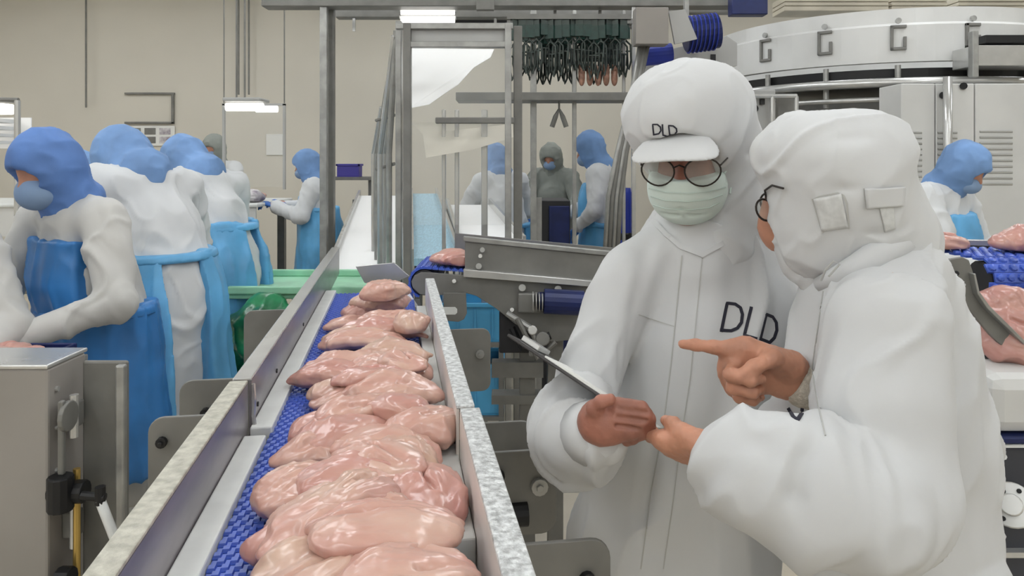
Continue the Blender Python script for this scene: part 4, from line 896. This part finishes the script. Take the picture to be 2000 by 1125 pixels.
def sheet(name, pts, Y, m, parent, sl_=0, y1_=0): return part(name, MB().poly([P(x,y,Y+sl_*(y1_-y)/100) for x, y in pts], (0,.012,0)), m, parent)
sheet('sheet', [(798,94),(965,96),(958,112),(925,132),(895,165),(865,185),(838,204),(798,212)], 3.74, M_sheet, ws, .42, 212)  # white shape stands in for a lamp reflection, sloped to catch ceiling light
cs = thing('hanging_sheet', 'cream plastic sheet draped below the white sheet in the guard frame', 'sheet', P(900,270,3.9))
sheet('sheet', [(803,240),(862,238),(872,256),(1000,242),(1003,268),(925,292),(832,308),(826,262)], 3.74, M_csheet, cs, .3, 308)
rb = thing('guard_rail', 'bundle of leaning stainless tubes beside the guard frame', 'rail', (onY(755,4.2),4.2,0))
for (x0,x1,Y0,Y1,yt) in ((742,770,4.2,3.9,70),(750,768,4.3,4.1,110),(736,758,4.5,4.3,160),(760,774,4.0,3.9,60),(730,746,4.7,4.5,210)):
    a = P(x0,500,Y0); a.z = .0; b = P(x1,yt,Y1); part('tube', MB().tube([a,P(x0,300,Y0),b],.016,8), M_steelL if x0 % 4 else M_steel, rb)
for y in (235,330): part('tie', MB().tube([P(735,y,4.5),P(770,y-10,4.0)],.010,6), M_steelD, rb)
# gantry
ga = thing('gantry', 'overhead grey steel gantry beam carried on tall posts', 'gantry', (onY(640,5.0),5.0,0))
part('beam', MB().box((onY(510,5),5.0,P(0,12,5).z),(onY(1440,5),5.14,P(0,-6,5).z)), M_steelD, ga, .006)
part('beam', MB().box((onY(655,5.4),5.4,P(0,34,5.4).z),(onY(1260,5.4),5.5,P(0,18,5.4).z)), M_steelD, ga, .006)
vbar(624,638,0,5.02,M_steel,ga); vbar(641,652,0,5.12,M_steelD,ga); vbar(1234,1242,0,5.02,M_steelL,ga,dep=.03); vbar(1036,1047,20,5.3,M_steel,ga,dep=.04)
for x in (690,880,965,1090): part('hanger', MB().box((onY(x,5.45),5.42,P(0,60,5.4).z),(onY(x,5.45)+.02,5.44,P(0,20,5.4).z)), M_steelL, ga)
part('junction_box', MB().box((onY(930,4.95),4.95,P(0,22,5).z),(onY(965,4.95),5.0,P(0,2,5).z)), M_steelD, ga, .004)
part('cable_tray', MB().box((onY(890,5.6),5.6,P(0,46,5.6).z),(onY(1240,5.6),5.7,P(0,36,5.6).z)), M_black, ga)
for k in range(2):
    t = thing('tube_light', ('upper' if k == 0 else 'lower')+' of two lit fluorescent tubes under the gantry beam', 'light', P(835,24+k*17,5.2), 'tubes under the gantry')
    part('tube', MB().cyl(P(783,23+k*17,5.2), P(888,23+k*17,5.2), .022, 10), M_tube, t)
    part('holder', MB().box(P(780,19+k*17,5.22), P(891,17+k*17,5.28)), M_pvc, t)
# shackle line
sl = thing('shackle_rack', 'steel rack and rail above which poultry shackles hang', 'rack', (onY(1120,4.7),4.75,0))
part('shelf_beam', MB().box((onY(890,4.7),4.7,P(0,196,4.7).z),(onY(1228,4.7),4.95,P(0,180,4.7).z)), M_steelD, sl, .004)
for yy in (28,): part('overhead_rail', MB().box((onY(990,4.7),4.75,P(0,34,4.7).z),(onY(1236,4.7),4.80,P(0,24,4.7).z)), M_steelD, sl)
part('overhead_rail', MB().box((onY(990,4.95),4.95,P(0,46,4.95).z),(onY(1236,4.95),5.0,P(0,36,4.95).z)), M_steelD, sl)
for x0, x1 in ((1036,1048),(1118,1126),(1216,1222)): vbar(x0,x1,20,4.82,M_steel,sl,dep=.03)
mbx = MB(); r_ = .006
mbx.box((-.022,-.015,-.05),(.022,.015,.0)); mbx.tube([(0,0,-.05),(0,0,-.14)],.006,6)
for s in (-1,1): mbx.tube([(0,0,-.13),(s*.028,0,-.16),(s*.032,0,-.26),(s*.018,0,-.32),(s*.006,0,-.29),(s*.010,0,-.20)],.006,6)
mbx.tube([(-.03,0,-.2),(.03,0,-.2)],.005,6)
sm = mbx.mesh('frame'); sm.materials.append(M_shack)
cm = MB().box((-.026,-.02,-.12),(.026,.02,-.05)).mesh('carrier_block'); cm.materials.append(mat('dark green plastic', (30,62,54), .4, var=.3, vscale=30))
for row, (Y, ytop, xs) in enumerate(((4.78,32,[1006+k*14 for k in range(16)]),(4.98,40,[1012+k*14 for k in range(16)]))):
    for k, x in enumerate(xs):
        r0 = bpy.data.objects.new('shackle', None); COL.objects.link(r0); r0.location = P(x, ytop, Y); r0.rotation_euler = (0,0,random.uniform(-.6,.6)); r0.scale = (1.15,1.15,random.uniform(1.0,1.35))
        tag(r0, 'dark steel poultry shackle hanging in the '+('first' if row == 0 else 'second')+' row of the overhead line', 'shackle', 'poultry shackles, '+('first row' if row == 0 else 'second row'))
        for nm, me in (('hook_frame', sm), ('carrier_block', cm)):
            o = bpy.data.objects.new(nm, me); COL.objects.link(o); o.parent = r0
for k in range(5):
    x = 1136+k*16; c0 = P(x,152,4.85)
    fd = Field([ell(c0,(.022,.024,.055),k=.02), cap(c0+Vector((-.01,0,.04)),c0+Vector((-.014,0,.085)),.010,.007), cap(c0+Vector((.01,0,.04)),c0+Vector((.014,0,.085)),.010,.007)], .006); v, f = fd.net()
    o = link('hanging_bird', npmesh('hanging_bird', v, f), mat('plucked bird skin', (198,150,128), .4, var=.3, vscale=30)); tag(o, 'small pinkish plucked bird hanging from the shackle line', 'bird', 'birds on the shackle line')
br_ = thing('cable_bundle', 'slanting bundle of grey hoses hanging from the blue motor', 'hoses', P(1205,300,4.3))
for k in range(4): part('hose', MB().tube([P(1250+k*5,90,4.4),P(1232+k*4,190,4.35),P(1205+k*6,300,4.3),P(1188+k*8,385,4.3),Vector((P(1180+k*8,400,4.3).x,4.3,.9))],.014,8), M_steelD if k % 2 else M_steel, br_, smooth=True)
dk = thing('dark_cabinet', 'low dark cabinet with glass front behind the cross conveyor', 'cabinet', (onY(1082,4.9),5.0,0))
part('body', MB().box((onY(1050,4.9),4.9,0),(onY(1114,4.9),5.3,P(0,392,4.9).z)), M_dark, dk, .006)
part('door', MB().box((onY(1072,4.9),4.885,.2),(onY(1112,4.9),4.9,P(0,402,4.9).z)), M_navy, dk, .004)
part('upright', MB().box((onY(1048,4.88),4.86,0),(onY(1058,4.88),4.9,P(0,386,4.88).z)), M_steel, dk)
dr = thing('blue_drum', 'deep blue plastic drum standing beside the white coated worker', 'drum', (onY(1209,5.15),5.15,0))
part('drum', MB().lathe([(0,0),(.075,0),(.08,.03),(.085,.6),(.078,.63),(.085,.66),(.085,1.30),(.08,1.335),(0,1.335)], Matrix.Translation(dr.location), 22), M_bluec, dr, smooth=True)
part('drum_ring', MB().lathe([(.084,.98),(.091,.99),(.091,1.02),(.084,1.03)], Matrix.Translation(dr.location), 22), M_black, dr)
for k, (x0,x1,y0,y1) in enumerate(((1056,1112,52,112),(1132,1212,64,120))):
    o = part('guide_plate', MB().box((onY(x0,5.1),5.1,P(0,y1,5.1).z),(onY(x1,5.1),5.13,P(0,y0,5.1).z)), MATS['dark green plastic'], sl, .006)
    part('guide_bar', MB().box((onY(x0,5.08),5.08,P(0,y1-6,5.1).z),(onY(x1,5.08),5.1,P(0,y1-12,5.1).z)), M_steelL, o)
    part('guide_hanger', MB().box((onY((x0+x1)/2,5.1)-.01,5.1,P(0,y0,5.1).z),(onY((x0+x1)/2,5.1)+.01,5.12,P(0,20,5.1).z)), M_steelD, o)
ov = thing('overhead_pipework', 'grey overhead pipes and boxes running behind the gantry beam', 'pipes', P(950,30,5.8))
for (x0,x1,y,r) in ((650,1250,10,.035),(650,1250,26,.022),(880,1250,50,.03),(800,1000,66,.02),(1240,1440,22,.03)): part('pipe', MB().cyl(P(x0,y,5.8), P(x1,y,5.8), r, 10), M_steelD if r > .025 else M_steel, ov, smooth=True)
for (x0,x1,y0,y1) in ((895,930,30,60),(960,1000,26,54),(1005,1030,14,48),(1090,1130,20,46),(1180,1225,14,44)): part('valve_box', MB().box((onY(x0,5.7),5.7,P(0,y1,5.7).z),(onY(x1,5.7),5.8,P(0,y0,5.7).z)), M_steelD if x0 % 2 else M_black, ov, .006)
for x in (700,1000,1230): part('drop_rod', MB().cyl(P(x,30,5.8), Vector((P(x,30,5.8).x,5.8,4.3)), .012, 8), M_steelD, ov)
hk = thing('hanging_hook', 'dark forked hook hanging under the shelf beam', 'hook', P(1092,200,4.8))
part('cord', MB().cyl(P(1092,196,4.8), P(1092,215,4.8), .006, 6), M_steelD, hk)
part('fork', MB().tube([P(1078,248,4.8),P(1085,228,4.8),P(1092,214,4.8),P(1099,228,4.8),P(1106,248,4.8)],.016,8), M_steelD, hk)
crate('violet_crate', 'violet blue crate on the table beyond the steel post', 'crate', (onY(683,7.2),7.2,1.37), .21,.16,.125, M_purpl, ribs=False)
vt = thing('side_table', 'small grey table under the violet crate', 'table', (onY(683,7.2),7.2,0))
part('top', MB().box((onY(683,7.2)-.22,7.05,1.34),(onY(683,7.2)+.22,7.4,1.37)), M_steelD, vt)
for dx in (-.2,.2): part('leg', MB().box((onY(683,7.2)+dx-.02,7.2,0),(onY(683,7.2)+dx+.02,7.24,1.34)), M_steelD, vt)

# wall fittings on the back wall
YW = 9.49
def wallbox(x0,y0,x1,y1,d,m,parent,name): return part(name, MB().box((onY(x0,YW),YW-d,P(0,y1,YW).z),(onY(x1,YW),YW,P(0,y0,YW).z)), m, parent, .004)
cn = thing('wall_conduit', 'thin grey conduit loop fixed to the cream wall above the notice', 'conduit', P(292,210,YW))
for r4 in ((245,181,342,185),(336,185,341,242),(245,238,341,242)): wallbox(*r4,.03,M_steelD,cn,'pipe')
nt_ = thing('wall_notice', 'white printed notice sheet with small pictures on the cream wall', 'notice', P(295,262,YW)); wallbox(248,246,342,285,.012,M_paper,nt_,'sheet')
for k in range(6):
    wallbox(254+(k%3)*29,250+(k//3)*17,276+(k%3)*29,263+(k//3)*17,.016,(M_greyc,M_steelD,M_poster)[k%3],nt_,'picture')
wp = thing('wall_paper', 'plain white sheet of paper hung behind the clear screen', 'paper', P(538,280,YW)); wallbox(520,262,553,303,.01,M_paper,wp,'sheet')
for (x, w) in ((466,3),(486,3),(168,3)):
    o = part('drop_cable', MB().cyl(P(x,-60,9.4), P(x,185 if x > 200 else 210,9.4), .012, 8), M_steelD); tag(o, {466:'thin grey drop cable feeding the hanging lamp, next to a thicker one',486:'thicker grey drop pipe beside the lamp over the packing table',168:'single thin grey cord hanging down the cream wall'}[x], 'cable')
hlmp = thing('hanging_lamp', 'lit fluorescent lamp hanging over the packing table', 'light', P(495,205,6.2))
part('reflector', MB().box((onY(438,6.2),6.15,P(0,198,6.2).z),(onY(512,6.2),6.4,P(0,191,6.2).z)), M_grey, hlmp, .01)
part('tube', MB().cyl(P(442,209,6.25), P(514,209,6.25), .035, 12), M_tube, hlmp); part('tube', MB().cyl(P(500,213,6.9), P(542,213,6.9), .03, 12), M_tube, hlmp)
for x in (462,478): part('suspension', MB().cyl(P(x,192,6.25), P(x,-70,6.25), .008, 6), M_steelD, hlmp)
scn = thing('clear_screen', 'clear hanging screen with thin frame below the lit lamp', 'screen', P(495,260,6.6))
part('pane', MB().box((onY(438,6.6),6.6,P(0,365,6.6).z),(onY(556,6.6),6.61,P(0,205,6.6).z)), M_acryl, scn)
for x in (437,555): part('frame_post', MB().box((onY(x,6.6)-.01,6.59,P(0,370,6.6).z),(onY(x,6.6)+.01,6.62,P(0,203,6.6).z)), M_grey, scn)
for x in (437,555): part('suspension', MB().cyl((onY(x,6.6),6.605,P(0,203,6.6).z), (onY(x,6.6),6.605,4.3), .006, 6), M_steelD, scn)
part('frame_top', MB().box((onY(437,6.6)-.01,6.59,P(0,206,6.6).z),(onY(555,6.6)+.01,6.62,P(0,202,6.6).z)), M_grey, scn)
lf = thing('lamp_frame', 'steel frame with lit lamp and white shelves beyond the deep blue hood', 'frame', (onY(10,4.0),4.0,0))
part('top_bar', MB().tube([P(-60,194,4.0),P(36,196,4.0)],.014,8), M_steelD, lf); part('post', MB().cyl(P(34,196,4.0), Vector((P(34,196,4.0).x,4.0,0)), .016, 8), M_steelL, lf)
part('lamp', MB().box(P(-60,222,4.0), P(30,204,4.1)), M_tube, lf, .01)
for k in range(4): part('shelf', MB().box(P(-40,238+k*14,4.02), P(34,234+k*14,4.2)), M_pvc, lf)
part('back_sheet', MB().box(P(-40,290,4.25), P(62,230,4.26)), M_sheet, lf)

# ------------------------------------------------------------------ right: round machine and louvred cabinets
cxr, cyr, rr_ = 3.10, 6.35, 1.35
rm = thing('carousel_machine', 'large round white machine with ring of clips behind the two people', 'machine', (cxr,cyr,0))
Mc = Matrix.Translation((cxr,cyr,0))
part('upper_ring', MB().lathe([(rr_-.06,2.20),(rr_,2.20),(rr_,2.45),(rr_-.03,2.47),(rr_-.03,2.57),(rr_-.10,2.57),(rr_-.06,2.20)], Mc, 72), M_pvc, rm)
part('drum', MB().lathe([(0,0),(1.08,0),(1.08,1.98),(0,1.98)], Mc, 48), M_steelD, rm)
part('under_ring', MB().lathe([(rr_-.22,2.10),(rr_-.05,2.10),(rr_-.05,2.16),(rr_-.22,2.16),(rr_-.22,2.10)], Mc, 64), M_black, rm)
part('deck', MB().lathe([(0,2.12),(1.2,2.12),(1.2,2.16),(0,2.16)], Mc, 48), M_grey, rm)
for z, r in ((2.055,.032),(1.94,.018)):
    part('ring_pipe', MB().tube([(cxr+(rr_+.06)*math.cos(a), cyr+(rr_+.06)*math.sin(a), z) for a in [PI*.90+PI*1.2*k/40 for k in range(41)]], r, 8), M_steelL, rm, smooth=True)
for k in range(11):
    a = PI*.95+k*PI*1.1/10; c_, s_ = math.cos(a), math.sin(a)
    Mk = Matrix.Translation((cxr+rr_*c_, cyr+rr_*s_, 2.35))@Matrix.Rotation(a+PI/2, 4, 'Z')
    cp = part('ring_clip', MB().box((-.05,-.018,-.07),(-.03,0,.10),Mk).box((-.05,-.018,.08),(.05,0,.10),Mk).box((-.05,-.018,-.07),(.05,0,-.05),Mk).box((.03,-.018,-.05),(.05,0,.02),Mk), M_steelD, rm, .003)
    part('clip_pin', MB().cyl(Mk@Vector((0,-.02,.13)), Mk@Vector((0,.0,.13)), .02, 10), M_steel, cp)
    part('ring_strut', MB().cyl((cxr+(rr_-.02)*c_, cyr+(rr_-.02)*s_, 1.9), (cxr+(rr_-.02)*c_, cyr+(rr_-.02)*s_, 2.18), .02, 8), M_steel, rm)
Yk = 4.62
def px_box(name, x0, y0, x1, y1, Y, dep, m, parent, bevel=.004): return part(name, MB().box((onY(x0,Y),Y,P(0,y1,Y).z),(onY(x1,Y),Y+dep,P(0,y0,Y).z)), m, parent, bevel)
px_box('outfeed_arm', 1905, 88, 2060, 128, 4.75, .25, M_steelL, rm); px_box('outfeed_arm', 1925, 68, 2060, 84, 4.8, .2, M_black, rm); px_box('outfeed_post', 1900, 60, 1912, 150, 4.72, .05, M_steel, rm)
def cabinet(label, x0, x1, louv, Y):
    t = thing('louvred_cabinet', label, 'cabinet', (onY((x0+x1)/2,Y),Y+.2,0), 'white louvred cabinets')
    part('body', MB().box((onY(x0,Y),Y,.05),(onY(x1,Y),Y+.28,P(0,163,Y).z)), M_pvc, t, .006)
    part('plinth', MB().box((onY(x0,Y)+.01,Y+.02,0),(onY(x1,Y)-.01,Y+.26,.05)), M_dark, t)
    for (a, b, y0, n, dy) in louv:
        for k in range(n): px_box('louvre_slot', a, y0+k*dy, b, y0+4+k*dy, Y-.003, .006, M_dark, t, 0)
        for k in range(n): part('louvre_lip', MB().hexa([P(a,y0+4+k*dy,Y-.001),P(b,y0+4+k*dy,Y-.001),P(b,y0+6+k*dy,Y),P(a,y0+6+k*dy,Y),P(a,y0+1+k*dy,Y-.014),P(b,y0+1+k*dy,Y-.014),P(b,y0+k*dy,Y),P(a,y0+k*dy,Y)]), M_pvc, t)
    return t
c1 = cabinet('white enamel cabinet with nine short dark louvres beside the pipe', 1760, 1826, [(1767,1801,257,9,10.7)], Yk)
c2 = cabinet('white enamel cabinet with narrow louvres behind the blue hooded worker', 1828, 1903, [(1832,1870,257,9,10.7)], Yk)
c3 = cabinet('white enamel cabinet with long dark louvres by the hall end', 1905, 2090, [(1914,1978,255,10,11.4)], Yk)
for x in (1851,): 
    o = part('service_pipe', MB().tube([P(x,150,Yk-.06),P(x,300,Yk-.06),Vector((P(x,300,Yk-.06).x,Yk-.06,.0))],.026,10), M_steelL, None, smooth=True); tag(o, 'bright vertical service pipe in front of the louvred cabinets', 'pipe')
part('knob', MB().cyl(P(1842,186,Yk-.02), P(1842,186,Yk), .022, 12), M_black, c2); part('knob', MB().cyl(P(1882,168,Yk-.02), P(1882,168,Yk), .022, 12), M_black, c2)
mp_ = thing('machine_panel', 'grey machine panel with round black port and pipe frame behind the hoods', 'panel', (onY(1520,5.0),5.0,0))
part('panel', MB().box((onY(1448,5.0),5.0,.3),(onY(1515,5.0),5.05,P(0,175,5).z)), M_grey, mp_, .006); part('port', MB().cyl(P(1473,212,4.98), P(1473,212,5.0), .028, 16), M_black, mp_)
part('handle', MB().box(P(1486,204,4.97), P(1491,192,5.0)), M_black, mp_)
for (a, b) in (((1508,188),(1508,300)),((1555,188),(1555,300)),((1455,188),(1556,188))): part('pipe', MB().cyl(P(*a,4.95), P(*b,4.95), .016, 8), M_steelL, mp_)
part('inner_panel', MB().box((onY(1520,5.05),5.05,.3),(onY(1560,5.05),5.1,P(0,190,5).z)), M_steelD, mp_)
bm_ = thing('overhead_motor', 'blue ribbed drive motor with beige box and brackets above the peaked hood', 'motor', P(1370,70,4.5))
part('motor', MB().cyl(P(1338,68,4.5), P(1402,60,4.5), R(34,4.5), 20), M_navy, bm_, .004)
for k in range(7): part('rib', MB().cyl(P(1345+k*8,68-k,4.5), P(1347+k*8,68-k,4.5), R(37,4.5), 20), M_bluec, bm_)
part('motor', MB().cyl(P(1250,110,4.6), P(1312,104,4.6), R(20,4.6), 18), M_bluec, bm_, .004)
px_box('terminal_box', 1242, 14, 1306, 86, 4.3, .12, M_box, bm_, .004)
part('bracket_plate', MB().poly([P(1306,22,4.35),P(1338,18,4.35),P(1362,76,4.35),P(1318,86,4.35)], (0,.02,0)), M_grey, bm_)
px_plate('mounting_frame', [(1262,122),(1300,98),(1420,70),(1440,84),(1440,128),(1300,160),(1262,160)], 4.75, .05, M_grey, bm_)
for (x0,y0,x1,y1) in ((1350,90,1358,104),(1370,80,1400,96),(1388,106,1398,120),(1300,100,1310,126)): px_box('frame_slot', x0,y0,x1,y1,4.745,.004,M_white if x0 != 1388 else M_dark,bm_,0)
px_box('motor_hanger', 1430, -10, 1500, 28, 4.8, .1, M_navy, bm_, .006); px_box('motor_hanger', 1338, -40, 1346, 40, 4.55, .05, M_steel, bm_)
for k, (x0, x1) in enumerate(((1532,1736),(1742,1850),(1872,2060))):
    t = thing('air_duct', ('long cream air duct above the round machine, over its clips','short cream duct section between two others','cream duct section over the outfeed arm')[k], 'duct', P((x0+x1)/2,8,6.4), 'cream ducts')
    for j, (ya, yb) in enumerate(((-8,3),(4,11),(12,21))): px_box('duct_panel', x0, ya, x1, yb, 6.4, .3, M_duct, t, .006)
# right foreground conveyor
rc = thing('belt_conveyor', 'grey framed conveyor with knobbly blue belt behind the pointing person', 'conveyor', (onY(1980,2.1),2.1,0))
Yr = 1.70
px_plate('end_plate', [(1846,516),(1858,506),(1880,502),(1893,508),(1902,535),(1910,575),(1930,604),(2012,684),(2012,708),(1985,702),(1935,655),(1885,596),(1852,545)], Yr, .012, M_steelD, rc)
px_plate('plate_edge', [(1902,535),(1910,575),(1930,604),(2012,684),(2012,675),(1934,598),(1914,570),(1906,534)], Yr-.02, .03, M_steel, rc)
for (x, y) in ((1868,534),(1879,566)): part('bolt', MB().cyl(P(x,y,Yr), P(x,y,Yr-.012), .006, 8), M_black, rc)
nr = P(1905,548,1.86); rad = .058
mb = MB(); mb.box((0,-.012,-.006),(.42,.012,0))
for k in range(16):
    x = .013+k*.026; n0 = len(mb.v); mb.lathe([(.0105,0),(.0085,.005),(0,.007)], Matrix.Translation((x,0,0)), 8)
rr0 = mb.mesh('belt_module'); rr0.materials.append(M_belt)
def rrow(pos, ax, k):
    o = bpy.data.objects.new('belt_module', rr0); COL.objects.link(o); o.parent = rc; o.matrix_parent_inverse = Matrix.Translation(rc.location).inverted(); o.location = pos+Vector((.013*(k%2),0,0)); o.rotation_euler = (ax,0,0)
for k in range(8): rrow(Vector((nr.x, nr.y+k*.025, nr.z+rad)), 0, k)
for k in range(1,7):
    a = k*.43; rrow(Vector((nr.x, nr.y-math.sin(a)*rad, nr.z+math.cos(a)*rad)), a, k)
part('nose_roller', MB().cyl(nr+Vector((.01,0,0)), nr+Vector((.43,0,0)), rad-.008, 18), M_dark, rc)
px_plate('near_rail', [(1822,467),(2080,472),(2080,486),(1822,478)], 2.08, .02, M_steelL, rc); px_plate('rail_web', [(1850,478),(2080,486),(2080,500),(1850,494)], 2.09, .02, M_steelD, rc)
part('under_frame', MB().box((nr.x+.05,1.82,.95),(nr.x+.5,2.5,nr.z-.10)), M_dark, rc, .01)
for x in (nr.x+.08,nr.x+.42): 
    for y in (2.05,2.45): part('leg', MB().box((x-.02,y-.02,0),(x+.02,y+.02,.96)), M_steelD, rc)
for k, (x, y, z, L, W_, T, ax, rz_) in enumerate(((1990,612,1.70,.20,.16,.06,.9,.2),(1985,492,0,.16,.10,.05,0,.3),(1842,486,0,.10,.06,.03,0,.2))):
    me = fillet('chicken_fillet', L, W_, T, 90+k); me.materials.append(M_chick2); o = bpy.data.objects.new('chicken_fillet', me); COL.objects.link(o)
    if k == 0: o.location = P(2006,632,1.76); o.rotation_euler = (1.0,.3,-.5)
    elif k == 1: o.location = (onY(x,1.97),1.97,nr.z+rad+.006); o.rotation_euler = (0,0,rz_)
    else: o.location = P(x,y,2.0); o.rotation_euler = (0,0,rz_)
    tag(o, ('large raw chicken piece hanging over the nose of the knobbly belt','raw chicken piece lying on top of the knobbly blue belt','small raw chicken piece at the bright rail beside the white collar')[k], 'chicken')
pm = thing('packing_machine', 'white rounded machine with dark base and bolted flange by the white coat', 'machine', (onY(2010,1.62),1.75,0))
part('white_cover', MB().box((onY(1935,1.6),1.6,P(0,852,1.6).z),(onY(2120,1.6),1.77,P(0,735,1.6).z)), M_pvc, pm, .03)
part('blue_band', MB().box((onY(1932,1.59),1.59,P(0,868,1.59).z),(onY(2120,1.59),1.77,P(0,854,1.59).z)), M_navy, pm, .004); part('white_band', MB().box((onY(1932,1.59),1.588,P(0,874,1.59).z),(onY(2120,1.59),1.77,P(0,869,1.59).z)), M_white, pm)
part('dark_base', MB().box((onY(1940,1.6),1.6,.45),(onY(2120,1.6),1.77,P(0,874,1.6).z)), mat('dark slate panel', (62,64,72), .5, .2), pm, .006)
fl = part('flange', MB().cyl(P(1975,986,1.6), P(1975,986,1.575), R(42,1.6), 24).cyl(P(1975,986,1.575), P(1975,986,1.545), R(20,1.6), 18), M_steelL, pm, .003)
for k in range(6): part('flange_bolt', MB().cyl(P(1975+31*math.cos(k*1.047),986+31*math.sin(k*1.047),1.575), P(1975+31*math.cos(k*1.047),986+31*math.sin(k*1.047),1.565), .005, 8), M_black, fl)
part('bolt', MB().cyl(P(1960,892,1.6), P(1960,892,1.59), .007, 8), M_steelL, pm); part('axle', MB().box(P(1945,1090,1.58), P(2060,1070,1.6)), M_steelL, pm)
for x in (onY(1950,1.6)+.03, onY(2110,1.6)): part('leg', MB().box((x-.03,1.65,0),(x+.03,1.71,.46)), M_steelD, pm)
